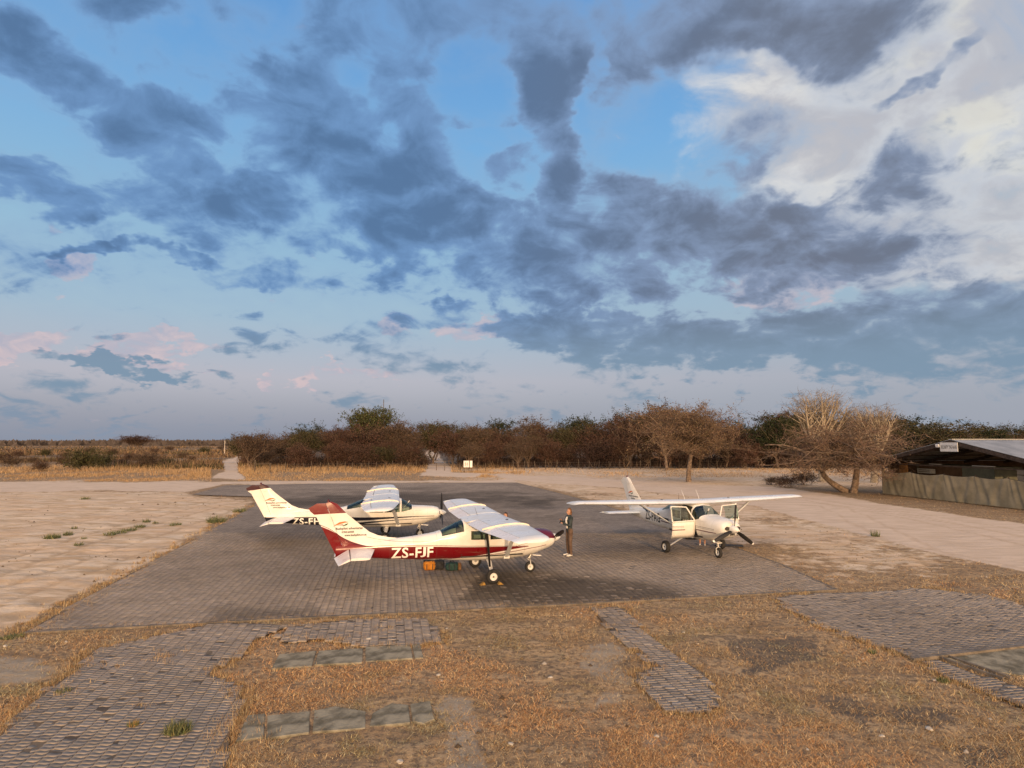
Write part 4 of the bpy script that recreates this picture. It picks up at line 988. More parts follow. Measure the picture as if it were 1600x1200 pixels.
    for z in (.93, 1.2, 1.8, 2.4, 2.74, 2.88):
        h = hinge(z) + .012; e = teA(z); th = .045 if z < 2.8 else .03
        rg.append([(-h, th, shear(h, z)), (-(h + (e - h) * .5), th * .6, shear(h, z)), (-e, .006, shear(e, z)), (-e, -.006, shear(e, z)), (-(h + (e - h) * .5), -th * .6, shear(h, z)), (-h, -th, shear(h, z))])
    MB().loft(rg).build('rudder', tskin, root, True, 22)
    MB().lathe([(0, .045), (.05, .042), (.09, .02), (.10, 0)], 12, Matrix.Translation((-8.18, 0, 2.86)) @ Matrix.Rotation(-math.pi / 2, 4, 'Y')).build('beacon', M['maroon'], root, True)
    # nose gear
    nA, nr = cfg.get('nA', .95), cfg.get('nr', .20)
    MB().tube([(-nA - .04, 0, .74), (-nA, 0, .42)], .035, 12).build('nose_strut', M['steel'], root, True)
    MB().tube([(-nA - .05, 0, .78), (-nA - .02, 0, .56)], .055, 12).build('strut_sleeve', skin, root, True)
    for s in (-1, 1): MB().tube([(-nA, s * .03, .43), (-nA - .01, s * .09, .38), (-nA, s * .09, nr)], .018, 8).build('nose_fork', M['rim'], root, True)
    MB().tube([(-nA - .03, 0, .60), (-nA - .13, 0, .52), (-nA - .02, 0, .44)], .015, 6).build('torque_link', M['rim'], root, True)
    wheel(root, nA, 0, nr, .13, 'nose_wheel')
    for a in cfg.get('antennas', ()): MB().tube([(-a[0], a[1], a[2]), (-a[0] - a[3], a[1], a[2] + a[4])], [.009, .004], 6).build('antenna', a[5], root, True)
    MB().tube([(-2.45, -3.3, zW + 2.7 * dz - .08), (-2.45, -3.3, zW + 2.7 * dz - .18), (-2.25, -3.3, zW + 2.7 * dz - .18)], .012, 6).build('pitot_tube', M['steel'], root, True)
    return root, F
def zf_top(zW, l, dz): return zW + (l - .6) * dz + .125

WHITE = (0.74, 0.71, 0.66); RED = (0.135, 0.003, 0.006)
M['fence'] = mat_noise('fence_cream', (0.62, 0.56, 0.44), (0.72, 0.66, 0.52), 6, 0.4)
M['wing_white'] = paint_mat('wing_white', (0.70, 0.72, 0.74), ribs=.62)
M['pink_white'] = paint_mat('pale_tailplane', (0.76, 0.72, 0.71))
band_u = [(1.0, 1.08), (2.0, 1.12), (3.0, 1.15), (4.0, 1.19), (5.0, 1.23), (6.0, 1.25), (6.6, 1.26), (8.3, 1.98), (9.0, 2.28)]
band_l = [(1.0, 1.08), (1.6, 1.02), (3.0, .84), (4.0, .76), (5.0, .74), (6.0, .60), (9.0, .5)]
M['red_livery'] = paint_mat('red_livery', WHITE, [
    (RED, band_u, band_l, 1.15, 12),
    (RED, [(0, 2.99), (10, 2.99)], [(0, 2.47), (7.4, 2.47), (8.6, 2.44), (10, 2.3)], 6.5, 12),
    ((0.09, .008, .022), [(0, 1.9), (1.6, 1.9)], [(-.2, 1.28), (.4, 1.34), (1.0, 1.36), (1.5, 1.26), (2, 1.2)], -.5, 1.34),
    ((0.03, .012, .02), [(1.0, 1.10), (3.0, 1.19), (5.0, 1.275), (6.2, 1.30), (6.6, 1.30), (8.3, 2.03), (9, 2.33)], [(1.0, 1.09), (3.0, 1.172), (5.0, 1.257), (6.2, 1.28), (6.6, 1.28), (8.3, 2.01), (9, 2.31)], 1.15, 12),
    (RED, [(.3, 1.12), (1.0, 1.02), (2.0, .90), (3.4, .80), (4.5, .70)], [(.3, 1.10), (1.0, .998), (2.0, .877), (3.4, .777), (4.5, .675)], .45, 4.2),
    ((.10, .02, .03), [(.3, 1.26), (1.2, 1.20), (2.0, 1.02), (3.2, .825), (4.5, .74)], [(.3, 1.248), (1.2, 1.188), (2.0, 1.005), (3.2, .81), (4.5, .725)], .5, 4.5),
    ((.25, .10, .08), [(4.6, 1.40), (5.6, 1.42), (6.4, 1.50), (6.9, 1.62)], [(4.6, 1.39), (5.6, 1.41), (6.4, 1.488), (6.9, 1.608)], 4.6, 6.9)],
    [(0.62, .005), (1.30, .008), (4.5, .007), (1.62, .006), (2.63, .007), (5.3, .005), (6.1, .005)])
NAVY = (0.012, 0.013, 0.022)
M['navy_livery'] = paint_mat('navy_livery', WHITE, [
    (NAVY, [(1.0, 1.18), (3.0, 1.17), (5.0, 1.20), (7.0, 1.21), (9.0, 1.22)], [(1.0, 1.15), (3.0, 1.04), (4.4, .92), (5.2, .60), (9, .4)], .3, 12),
    (NAVY, [(.3, 1.06), (2.5, 1.0), (4.4, .86), (5, .8)], [(.3, 1.045), (2.5, .95), (4.4, .70), (5, .6)], .3, 5.2),
    ((.035, .004, .010), [(0, 2.99), (10, 2.99)], [(0, 2.68), (7.6, 2.68), (8.6, 2.56), (10, 2.4)], 6.5, 12)],
    [(0.62, .005), (1.30, .008), (4.5, .007), (1.62, .006), (2.63, .007), (5.3, .005), (6.1, .005)])
M['pale_livery'] = paint_mat('pale_livery', (0.74, 0.71, 0.66), [
    ((.09, .012, .03), [(.2, 1.09), (3.0, 1.09), (4.6, 1.10)], [(.2, 1.055), (3.0, 1.045), (4.6, 1.05)], .45, 4.4),
    ((.10, .09, .09), [(.2, 1.22), (4.6, 1.27)], [(.2, 1.205), (4.6, 1.255)], .5, 4.3),
    ((.10, .09, .09), [(.2, 1.17), (4.6, 1.21)], [(.2, 1.16), (4.6, 1.195)], .5, 4.3),
    ((.015, .015, .02), [(3.2, 1.27), (4.6, 1.27)], [(3.2, 1.16), (4.6, 1.16)], 3.6, 4.55),
    ((.015, .015, .02), [(5.6, 1.36), (6.6, 1.52), (7.2, 1.66)], [(5.6, 1.31), (6.6, 1.45), (7.2, 1.58)], 5.9, 7.1)],
    [(0.62, .005), (1.30, .008), (4.5, .007), (3.3, .006), (5.3, .005)])
red_plane, FR = aircraft('light_aircraft', (1.437, 21.84), 0.295, 'white and red single engine aircraft nearest the camera with a red fin cap', dict(
    skin=M['red_livery'], wing=M['wing_white'], tail=M['red_livery'], stab=M['pink_white'], te=M['pink_white'], spinner=M['rim'], prop=(67, 247), s=.945, sl=.93, le=1.85, mA=2.70, nA=.91, zscale=.902, fence=True, flap=.12, ail=.10, elev=.38, bank=.014,
    reg='ZS-FJF', rs=.52, rA=6.05, rlen=1.75, rz=.85, rmat=M['letter_white'], rwf=.98, strut=M['wing_white'],
    antennas=((4.75, 0, 1.62, -.05, .28, M['dark']), (2.9, .2, 2.2, .10, .3, M['dark']))))
navy_plane, FB = aircraft('light_aircraft', (-3.444, 29.6), 0.189, 'white aircraft with a dark blue side band parked behind the red one', dict(
    skin=M['navy_livery'], wing=M['wing_white'], tail=M['navy_livery'], stab=M['pink_white'], te=M['pink_white'], spinner=M['rim'], prop=(0, 120, 240), s=.987, sl=.996, le=1.95, zscale=.90, fence=True, flap=.15, ail=.10, elev=.30, bank=.02,
    reg='ZS-FHR', rs=.46, rA=6.75, rlen=1.75, rz=.835, rmat=M['letter_white'], rwf=1.0, strut=M['wing_white'], antennas=((4.9, 0, 1.6, -.05, .25, M['dark']),)))
grey_plane, FG = aircraft('light_aircraft', (8.33, 23.30), -1.26, 'white aircraft on the right with both cabin doors open and black registration letters', dict(
    skin=M['pale_livery'], wing=M['wing_white'], tail=M['pale_livery'], stab=M['wing_white'], spinner=M['rim'], prop=(-6, 114, 234), white_tips=True, zscale=.955, open=math.radians(86), flap=.05, elev=.1,
    reg='ZS-PAG', rs=.60, rA=6.0, rlen=1.75, rz=.98, rmat=M['letter_black'], rwf=.72, nodorsal=True, fintext=True,
    antennas=((2.6, -.35, 2.2, .24, .40, M['rim']), (2.6, .35, 2.2, .24, .40, M['rim']), (3.6, 0, 2.1, 0, .3, M['dark']))))

# ------------------------------------------------------------------ things lying on the apron
def puffy(name, size, mat, seed, rr=0.22, loc=None, parent=None):
    """a soft packed bag: a rounded box with sags and creases"""
    bm = bmesh.new(); bmesh.ops.create_cube(bm, size=1); bmesh.ops.subdivide_edges(bm, edges=bm.edges[:], cuts=7, use_grid_fill=True)
    rg = random.Random(seed)
    for v in bm.verts:
        p = v.co.copy() * 2; k = (abs(p.x) ** 4 + abs(p.y) ** 4 + abs(p.z) ** 4) ** .25; p = p / k if k > 1 else p
        w = 1 + .05 * math.sin(p.x * 7 + seed) + .05 * math.sin(p.z * 9 + p.y * 5) + rg.uniform(-.015, .015)
        v.co = Vector((p.x * size[0] / 2 * w, p.y * size[1] / 2 * w, p.z * size[2] / 2 * w + size[2] / 2))
    me = bpy.data.meshes.new(name); bm.to_mesh(me); bm.free(); me.materials.append(mat)
    for p in me.polygons: p.use_smooth = True
    return obj(name, me, parent, loc)
M['bag_yellow'] = mat_noise('shaded_yellow_cloth', (0.42, 0.15, 0.012), (0.55, 0.22, 0.025), 7, 0.7, 0.4)  # yellow darkened to put in the shade beneath the aircraft
M['bag_black'] = mat_noise('black_bag_cloth', (0.015, 0.015, 0.018), (0.04, 0.04, 0.045), 9, 0.8, 0.5)
M['bag_teal'] = mat_noise('dark_green_bag_cloth', (0.010, 0.035, 0.032), (0.022, 0.06, 0.055), 9, 0.7, 0.5)
M['bag_brown'] = mat_noise('brown_cloth', (0.14, 0.07, 0.03), (0.24, 0.13, 0.06), 9, 0.8, 0.5)
M['chock'] = mat_noise('worn_yellow_paint', (0.20, 0.11, 0.025), (0.34, 0.20, 0.05), 11, 0.85, 0.4)
def bag(px, py, size, mat, label, rz, handle=M['bag_black']):
    g = G(px, py, APZ); r = empty('duffel_bag', (g[0], g[1], APZ), rz); tag(r, label, 'bag')
    puffy('bag_body', size, mat, px, parent=r)
    if mat == M['bag_yellow']:
        puffy('bag_lid', (size[0] * .8, size[1] * .8, size[2] * .28), M['bag_black'], 3, loc=(-.02, .04, size[2] * .82), parent=r)
    for s in (-1, 1):
        m = MB(); m.tube([(-size[0] * .2, s * size[1] * .28, size[2] * .8), (-size[0] * .15, s * size[1] * .12, size[2] * 1.12), (size[0] * .15, s * size[1] * .12, size[2] * 1.12), (size[0] * .2, s * size[1] * .28, size[2] * .8)], .014, 6)
        m.build('bag_handle', handle, r, True)
    m = MB()
    for x in (-.22, .22): m.tube([(x * size[0], -size[1] * .50, size[2] * .1), (x * size[0], -size[1] * .525, size[2] * .5), (x * size[0], -size[1] * .40, size[2] * .93), (x * size[0], 0, size[2] * 1.02), (x * size[0], size[1] * .40, size[2] * .93)], .016, 5)
    tag(m.build('bag_strap', handle, r, True), kind='stuff')
    return r
bag(671, 890, (.46, .30, .31), M['bag_yellow'], 'yellow duffel bag with a black top lying under the red aircraft', .2)
bag(686, 889, (.36, .36, .32), M['bag_black'], 'black bag between the yellow duffel and the dark green bag', .1)
bag(706, 891, (.42, .30, .28), M['bag_teal'], 'dark green bag with a grey patch under the red aircraft', .15)
g = G(718, 890, APZ); r_ = puffy('cloth_sack', (.14, .18, .24), M['bag_brown'], 5, loc=(g[0], g[1], APZ)); tag(r_, 'small brown sack right of the dark green bag', 'sack')
def chock(px, py, label, rz):
    g = G(px, py, APZ); m = MB()
    m.add([(-.11, -.09, 0), (.11, -.09, 0), (.11, .09, 0), (-.11, .09, 0), (.02, -.09, .10), (.07, -.09, .10), (.07, .09, .10), (.02, .09, .10)], [(3, 2, 1, 0), (4, 5, 6, 7), (0, 1, 5, 4), (1, 2, 6, 5), (2, 3, 7, 6), (3, 0, 4, 7)])
    o = m.build('wheel_chock', M['chock'], None, False, None, (g[0], g[1], APZ + .001)); o.rotation_euler = (0, 0, rz); o.scale = (.8, .8, .8); tag(o, label, 'wheel chock')
chock(754, 914, 'yellow wheel chock behind the near wheel of the red aircraft', .26 + 3.14 * 0)
chock(782, 913, 'yellow wheel chock in front of the near wheel of the red aircraft', .26 + math.pi)
# dark tapered bar from the near wing of the red aircraft down to its gear
def local_pt(root, p): bpy.context.view_layer.update(); return root.matrix_world @ Vector(p)
pA, pB = local_pt(red_plane, (-2.95, -1.25, 2.05)), local_pt(red_plane, (-2.72, -.95, .52))
sm = MB().tube([pA, (pA + pB) / 2 + Vector((.01, 0, 0)), pB], [.060, .052, .040], 8, flat=.8)
tag(sm.build('dark_bar', M['black'], None, True), 'dark tapered bar below the near wing of the red aircraft', 'strap')
gx0 = G(1140, 855, 0); mm = MB().box((0, 0, .02), (1.1, .42, .04), Matrix.Rotation(-.10, 3, 'Z')).box((.1, 0, .05), (.8, .30, .03), Matrix.Rotation(-.10, 3, 'Z'))
o = puffy('cargo_mat', (1.15, .42, .07), M['bag_black'], 9, loc=(gx0[0], gx0[1], .03)); o.rotation_euler = (0, 0, -.1); tag(o, 'flat black cover lying on the ground right of the nose wheel', 'cover')
g = G(1075, 845, APZ); pk = puffy('belly_bag', (.62, .32, .16), M['bag_black'], 12, loc=(g[0] + .3, g[1] + .5, APZ)); tag(pk, 'low black bag on the paving under the white aircraft on the right', 'bag')

# ------------------------------------------------------------------ people
M['skin'] = mat_noise('skin', (0.42, 0.22, 0.14), (0.50, 0.27, 0.18), 6, 0.6)
M['skin_dark'] = mat_noise('sun_tanned_skin', (0.34, 0.17, 0.10), (0.42, 0.22, 0.14), 6, 0.6)
M['hair_red'] = mat_noise('sandy_hair', (0.13, 0.06, 0.03), (0.24, 0.12, 0.06), 20, 0.7)
M['hair_dark'] = mat_noise('dark_hair', (0.02, 0.013, 0.010), (0.05, 0.03, 0.02), 20, 0.7)
M['jacket'] = mat_noise('dark_jacket', (0.022, 0.032, 0.036), (0.045, 0.058, 0.062), 7, 0.85, 0.4)
M['shirt'] = mat_noise('white_shirt', (0.66, 0.62, 0.58), (0.74, 0.70, 0.66), 7, 0.85)
M['trousers'] = mat_noise('brown_trousers', (0.085, 0.052, 0.036), (0.13, 0.085, 0.06), 7, 0.9, 0.4)
M['shorts'] = mat_noise('khaki_shorts', (0.22, 0.17, 0.11), (0.30, 0.24, 0.16), 7, 0.9)
M['shoes'] = mat_noise('pale_shoes', (0.55, 0.50, 0.44), (0.66, 0.62, 0.56), 7, 0.7)
def skin_mesh(name, joints, bones, mat, parent, lv=2, root_i=0):
    me = bpy.data.meshes.new(name); me.from_pydata([j[0] for j in joints], bones, []); o = obj(name, me, parent)
    md = o.modifiers.new('Skin', 'SKIN'); md.use_smooth_shade = True; md.branch_smoothing = 0.4
    if not me.skin_vertices: me.skin_vertices.new() if hasattr(me.skin_vertices, 'new') else None
    return o
def capsule_body(name, chains, mat, parent, voxel=0.018):
    """limbs given as chains of (point, rx, ry); merged into one continuous skin with a voxel remesh"""
    m = MB()
    for ch in chains:
        pts = np.array([c[0] for c in ch], float); rad = np.array([c[1] for c in ch], float); fl = ch[0][2] if len(ch[0]) > 2 else 1.0
        # densify with round ends
        T0 = (pts[1] - pts[0]) / (np.linalg.norm(pts[1] - pts[0]) + 1e-9); T1 = (pts[-1] - pts[-2]) / (np.linalg.norm(pts[-1] - pts[-2]) + 1e-9)
        P = [pts[0] - T0 * rad[0] * .95, pts[0] - T0 * rad[0] * .6] + list(pts) + [pts[-1] + T1 * rad[-1] * .6, pts[-1] + T1 * rad[-1] * .95]
        Rr = [rad[0] * .3, rad[0] * .8] + list(rad) + [rad[-1] * .8, rad[-1] * .3]
        m.tube(np.array(P), np.array(Rr), 12, True, fl)
    me = m.mesh(name, mat, True); o = obj(name, me, parent)
    r = o.modifiers.new('Remesh', 'REMESH'); r.mode = 'VOXEL'; r.voxel_size = voxel; r.use_smooth_shade = True
    s = o.modifiers.new('Smooth', 'SMOOTH'); s.factor = .5; s.iterations = 3
    return o
def person(loc, rz, label, pose, z0=APZ):
    r = empty('person', (loc[0], loc[1], z0), rz); tag(r, label, 'person')
    h = pose['h'] / 1.75
    def v(x, y, z): return (x * h, y * h, z * h)
    # figure faces +x, left is +y
    hip, sho = .095, .175
    P = dict(pel=v(0, 0, .96), wst=v(.0, 0, 1.08), chest=v(.01, 0, 1.30), neck=v(.0, 0, 1.48), head=v(.03, 0, 1.62))
    A = []
    foot = pose.get('feet', (.12, -.12))
    legs = []
    for s, fy in ((1, foot[0]), (-1, foot[1])):
        kx = pose.get('knee', .03); legs.append([(v(0, s * hip, .93), .085 * h), (v(kx, s * .10 + (fy - s * .1) * .5, .50), .058 * h), (v(kx * .3, fy * 1.0, .30), .050 * h), (v(-.01, fy, .085), .036 * h)])
    torso = [(P['pel'], .125 * h, .78), (P['wst'], .112 * h, .78), (P['chest'], .150 * h, .78), (v(0, 0, 1.42), .105 * h, .8)]
    neck = [(v(0, 0, 1.42), .055 * h), (v(.01, 0, 1.52), .050 * h)]
    head = [(v(.02, 0, 1.595), .078 * h, .85), (v(.01, 0, 1.665), .086 * h, .85)]
    jaw = [(v(.03, 0, 1.555), .052 * h), (v(.055, 0, 1.57), .045 * h)]; nose = [(v(.095, 0, 1.625), .013 * h), (v(.112, 0, 1.605), .013 * h)]
    ears = [[(v(.005, s * .078, 1.62), .016 * h), (v(.0, s * .082, 1.605), .012 * h)] for s in (1, -1)]
    arms = []; hands = []
    for s, (e, w) in zip((1, -1), pose['arms']):
        sh = (0, s * sho, 1.40); arms.append([(v(*sh), .058 * h), (v(*e), .043 * h), (v(*w), .030 * h)])
        d = Vector(w) - Vector(e); d.normalize(); b = Vector(w); side = d.cross(Vector((0, 0, 1))).normalized(); pk = []
        hands.append([(v(*b), .026 * h, .6), (v(*(b + d * .055)), .034 * h, .6), (v(*(b + d * .085)), .030 * h, .6)])
        for q, (off, L) in enumerate(((-.028, .055), (-.010, .066), (.010, .062), (.027, .048))):
            f0 = b + d * .09 + side * off; hands.append([(v(*f0), .0095 * h), (v(*(f0 + d * L * .55 - Vector((0, 0, .006)))), .009 * h), (v(*(f0 + d * L - Vector((0, 0, .022)))), .0075 * h)])
        t0 = b + d * .03 + side * (.03 * -s); hands.append([(v(*t0), .012 * h), (v(*(t0 + d * .03 + side * (.028 * -s))), .010 * h), (v(*(t0 + d * .055 + side * (.030 * -s))), .009 * h)])
    feet = [[(v(-.03, fy, .045), .036 * h, .9), (v(.08, fy * 1.06, .035), .038 * h, .9), (v(.17, fy * 1.12, .028), .030 * h, .9)] for fy in foot]
    body = capsule_body('body', [torso, neck, head, jaw, nose] + ears + legs + arms + hands, M[pose.get('skin', 'skin')], r, .0105)
    # clothing follows the limbs, a little fuller
    def grow(chs, d, cut=None): return [[(p[0], p[1] + d) + tuple(p[2:]) for p in (c if cut is None else c[:cut])] for c in chs]
    if pose.get('shorts'):
        lg = [[c[0], ((c[0][0][0] * .2 + c[1][0][0] * .8, c[0][0][1] * .2 + c[1][0][1] * .8, c[0][0][2] * .2 + c[1][0][2] * .8), .062 * h)] for c in legs]
        capsule_body('shorts', grow(lg + [[(P['pel'], .122 * h, .8), (P['wst'], .108 * h, .8)]], .016), M['shorts'], r, .016)
    else: capsule_body('trousers', grow(legs + [[(P['pel'], .120 * h, .8), (v(0, 0, 1.04), .108 * h, .8)]], .016), M['trousers'], r, .016)
    jc = grow([torso[:]] + [[a[0], a[1], ((np.array(a[1][0]) * .12 + np.array(a[2][0]) * .88).tolist(), .036 * h)] for a in arms], .018)
    jk = capsule_body('jacket', jc, M[pose.get('top', 'jacket')], r, .016)
    if pose.get('shirt'):
        m = MB(); rg = []
        for z, hw_, x in ((1.02, .05, .108), (1.12, .055, .118), (1.25, .06, .138), (1.36, .055, .128), (1.44, .035, .085)):
            rg.append([v(x + dx, dy * hw_, z) for dx, dy in ((.012, -1), (.026, -.4), (.026, .4), (.012, 1), (-.02, 1), (-.02, -1))])
        m.loft(rg).build('shirt_front', M['shirt'], r, True)
    for f, fy in zip(feet, foot):
        s_ = capsule_body('shoe', [f], M['shoes'] if not pose.get('barefoot') else M['skin'], r, .014)
    hair = [[(v(-.02, 0, 1.64), .084 * h, .92), (v(-.01, 0, 1.69), .084 * h, .92)], [(v(-.06, 0, 1.60), .055 * h), (v(-.05, 0, 1.52 - pose.get('hairlen', 0)), .045 * h)]]
    capsule_body('hair', hair, M[pose.get('hair', 'hair_red')], r, .014)
    for s in (1, -1): MB().lathe([(0, 0), (0, .010), (.006, .006), (.008, 0)], 8, Matrix.Translation(v(.088, s * .030, 1.637))).build('eye', M['black'], r)
    MB().box(v(.098, 0, 1.573), (.006, .040, .007)).build('mouth', M['maroon'], r)
    return r
g = G(890, 868.5, APZ)
p1_ = person(g, math.radians(200), 'person in dark jacket and brown trousers standing between the aircraft', dict(h=1.86, feet=(.11, -.13), knee=.02, shirt=True, hairlen=.03,
    arms=(((.10, .24, 1.14), (.29, .07, 1.21)), ((.09, -.25, 1.15), (.27, -.10, 1.30)))))
ph = MB().box((0, 0, 0), (.012, .075, .15), Matrix.Rotation(-.5, 3, 'Y')); po = ph.build('phone', M['black'], None)
po.location = Matrix.Rotation(math.radians(200), 3, 'Z') @ Vector((.40, .03, 1.36)) + Vector((g[0], g[1], APZ)); po.rotation_euler = (0, 0, math.radians(200)); tag(po, 'black phone held by the standing person', 'phone')
g2 = G(790, 871, APZ)
person((g2[0], g2[1]), math.radians(230), 'dark haired person standing behind the red aircraft with only the head showing', dict(h=1.72, hair='hair_dark', skin='skin_dark', hairlen=-.04, arms=(((.02, .24, 1.12), (.12, .22, .90)), ((.02, -.24, 1.12), (.12, -.22, .90)))))
g3 = G(1100, 853, APZ)
person((g3[0] + .0, g3[1] + .22), math.radians(250), 'bare legged person in shorts standing at the far door of the white aircraft', dict(h=1.70, hair='hair_dark', shorts=True, top='shirt', barefoot=False, feet=(.10, -.10), arms=(((.10, .24, 1.14), (.30, .18, 1.24)), ((.10, -.24, 1.14), (.30, -.18, 1.24)))))

# ------------------------------------------------------------------ open hangar shelter with canvas wall, right edge
M['canvas'] = mat_noise('olive_canvas', (0.22, 0.185, 0.12), (0.31, 0.26, 0.175), 1.2, 0.95, 0.25, bscale=30)
M['roof'] = mat_noise('roof_sheet', (0.24, 0.25, 0.26), (0.34, 0.35, 0.36), 0.8, 0.5, 0.1, metal=0.3)
M['beam'] = mat_noise('dark_timber', (0.035, 0.025, 0.02), (0.07, 0.05, 0.04), 5, 0.9)
M['sheet_green'] = mat_noise('green_steel_sheet', (0.11, 0.115, 0.085), (0.15, 0.15, 0.11), 2, 0.7)
M['brown_sheet'] = mat_noise('brown_steel_sheet', (0.08, 0.045, 0.025), (0.12, 0.07, 0.04), 2, 0.7)
M['sunlit_panel'] = mat_noise('sunlit_orange_panel', (0.42, 0.20, 0.07), (0.50, 0.26, 0.10), 2, 0.8)  # orange of the low sun painted into the container end
M['cream'] = mat_noise('cream_wall', (0.50, 0.44, 0.38), (0.58, 0.52, 0.46), 2, 0.8)
M['sign_white'] = mat_noise('sign_white', (0.55, 0.54, 0.52), (0.66, 0.64, 0.61), 3, 0.6)
M['ac'] = mat_noise('grey_plastic', (0.38, 0.36, 0.32), (0.46, 0.44, 0.40), 3, 0.6)
LB, RB = np.array(G(1381, 772)), np.array(G(1600, 797)); wd = (RB - LB) / np.linalg.norm(RB - LB)      # along the front wall, towards the camera
wn = np.array([-wd[1], wd[0]]); wn = wn if wn[0] > 0 else -wn                                           # into the building
def zat(px, py, p):                                                        # height of a seen point that stands over ground spot p
    r = ray(px, py); t = (p[0] * r[0] + p[1] * r[1]) / (r[0] ** 2 + r[1] ** 2); return CAMH + r[2] * t
def along_wall(px):                                                        # distance along the wall line that shows at this column
    r = ray(px, 700); d2 = np.array([r[0], r[1]]); A_ = np.array([d2, -wd]).T; s_ = np.linalg.solve(A_, LB); return float(s_[1])
sP = along_wall(1496); peak = LB + wd * sP; zP = zat(1496, 687, peak); zE = zat(1379, 719, LB); WID = 2 * sP + .6
hroot = empty('open_hangar', (LB[0], LB[1], 0), math.atan2(wd[1], wd[0])); tag(hroot, 'open fronted shed with a grey sheet roof and dark timber gable at the right', 'shed')
sgn = 1.0 if (math.cos(hroot.rotation_euler[2] + math.pi / 2) * wn[0] + math.sin(hroot.rotation_euler[2] + math.pi / 2) * wn[1]) > 0 else -1.0
# local: x along the front, y*sgn into the building
DEP = 16.0
def L_(x, y, z): return (x, y * sgn, z)
eL, eR = -.35, 2 * sP + .35; slope = (zP - zE) / (sP)
for a0, a1, z0_, z1_ in ((eL, sP, zP - slope * (sP - eL), zP), (sP, eR, zP, zP - slope * (eR - sP))):
    m = MB(); n = 30                                                        # corrugated sheets run down the slope, so the ribs step along the depth
    nu = 120; V = []; F = []
    for i in range(nu + 1):
        y = -.6 + (DEP + .6) * i / nu; dzr = .022 * math.cos(i * math.pi)
        V += [L_(a0, y, z0_ + dzr), L_(a1, y, z1_ + dzr), L_(a0, y, z0_ + dzr - .03), L_(a1, y, z1_ + dzr - .03)]
    for i in range(nu):
        b = 4 * i; F += [(b, b + 1, b + 5, b + 4), (b + 2, b + 6, b + 7, b + 3), (b, b + 4, b + 6, b + 2), (b + 1, b + 3, b + 7, b + 5)]
    F += [(0, 2, 3, 1), (4 * nu, 4 * nu + 1, 4 * nu + 3, 4 * nu + 2)]
    m.add(V, F).build('roof_sheet', M['roof'], hroot)
    mid = ((a0 + a1) / 2, (z0_ + z1_) / 2); Lr = math.hypot(a1 - a0, z1_ - z0_); an = math.atan2(z1_ - z0_, a1 - a0)
    for yy, hgt in ((-.62, .26), (-.10, .30)):
        MB().box(L_(mid[0], yy, mid[1] - hgt / 2 - .06), (Lr, .05, hgt), Matrix.Rotation(-an, 3, 'Y')).build('gable_board', M['beam'], hroot)
    for yy in (4, 8, 12, 15.9): MB().box(L_(mid[0], yy, mid[1] - .22), (Lr, .08, .22), Matrix.Rotation(-an, 3, 'Y')).build('rafter', M['beam'], hroot)
    for f in (.12, .35, .6, .85):
        x = a0 + (a1 - a0) * f; z = z0_ + (z1_ - z0_) * f; MB().box(L_(x, DEP / 2 - .3, z - .10), (.06, DEP, .08)).build('purlin', M['beam'], hroot)
MB().box(L_(sP, DEP / 2 - .3, zP + .035), (.34, DEP + .5, .03)).build('ridge_cap', M['sign_white'], hroot)
for x, y in ((.02, 0), (eR - .4, 0), (.02, 8), (.02, DEP), (eR - .4, 8), (eR - .4, DEP), (sP, DEP)): MB().box(L_(x, y, zE / 2 - .1), (.12, .12, zE - .2)).build('post', M['beam'], hroot)
MB().box(L_(sP, DEP, 1.6), (WID - .5, .06, 3.2)).build('back_wall', M['brown_sheet'], hroot)
MB().box(L_(sP, DEP + .02, 3.6), (WID * .6, .06, 1.2)).build('back_gable', M['brown_sheet'], hroot)
MB().box(L_(.10, DEP / 2 + .2, 1.45), (.06, DEP - .6, 2.9)).build('side_wall', M['brown_sheet'], hroot)
MB().box(L_(sP, .02, zE - .28), (WID - .3, .05, .07)).build('tie_beam', M['beam'], hroot)
# inner store room
tag(MB().box(L_(4.2, 4.2, 1.33), (7.6, 2.4, 2.66)).build('store_room', M['sheet_green'], hroot))
MB().box(L_(2.9, 2.96, 1.33), (4.4, .06, 2.6)).build('store_panel', M['brown_sheet'], hroot)
MB().box(L_(.55, 1.6, 1.36), (.9, .12, 2.7)).build('end_panel', M['sunlit_panel'], hroot)
for x in (2.6, 7.2): MB().box(L_(x, 2.9, 2.70), (1.3 if x < 4 else 2.0, .08, .06)).build('lit_purlin_strip', M['sign_white'], hroot)  # sunlit bits of purlin, their brightness put in as white strips
MB().box(L_(1.9, 2.6, 2.10), (1.5, .4, .38)).build('vent_unit', M['ac'], hroot)
for k in range(2): MB().box(L_(1.9, 2.39, 2.04 + k * .14), (1.2, .02, .05)).build('vent_slat', M['beam'], hroot)
# horizontal cream boards behind the right opening
for k in range(5): MB().box(L_(9.9 + 2.2, 4.0, .5 + k * .46), (6.4, .06, .40)).build('wall_board', M['cream'], hroot)
zb_ = zat(1497, 700, peak); sgnb = empty('name_board', (0, 0, 0)); 
ctr = peak - wn * .72; sgnb.location = (ctr[0], ctr[1], zat(1497, 698.5, ctr)); sgnb.rotation_euler = (0, 0, math.atan2(wd[1], wd[0]))
tag(sgnb, 'white lettered name board hung at the peak of the shed gable', 'sign')
ww = abs(along_wall(1513) - along_wall(1484.5)) * .98
MB().box((0, 0, 0), (ww, .04, ww * .43)).build('board', M['sign_white'], sgnb)
me = text_mesh('SERENITY THE HEAVE'[:0] + 'SECURITY THE HAVE', .3, 0, .006); xs = [v.co.x for v in me.vertices]; k_ = ww * .9 / (max(xs) - min(xs))
for v in me.vertices: v.co = (v.co.x * k_ - ww * .45, -.024 * sgn, (v.co.y - .11) * 1.15)
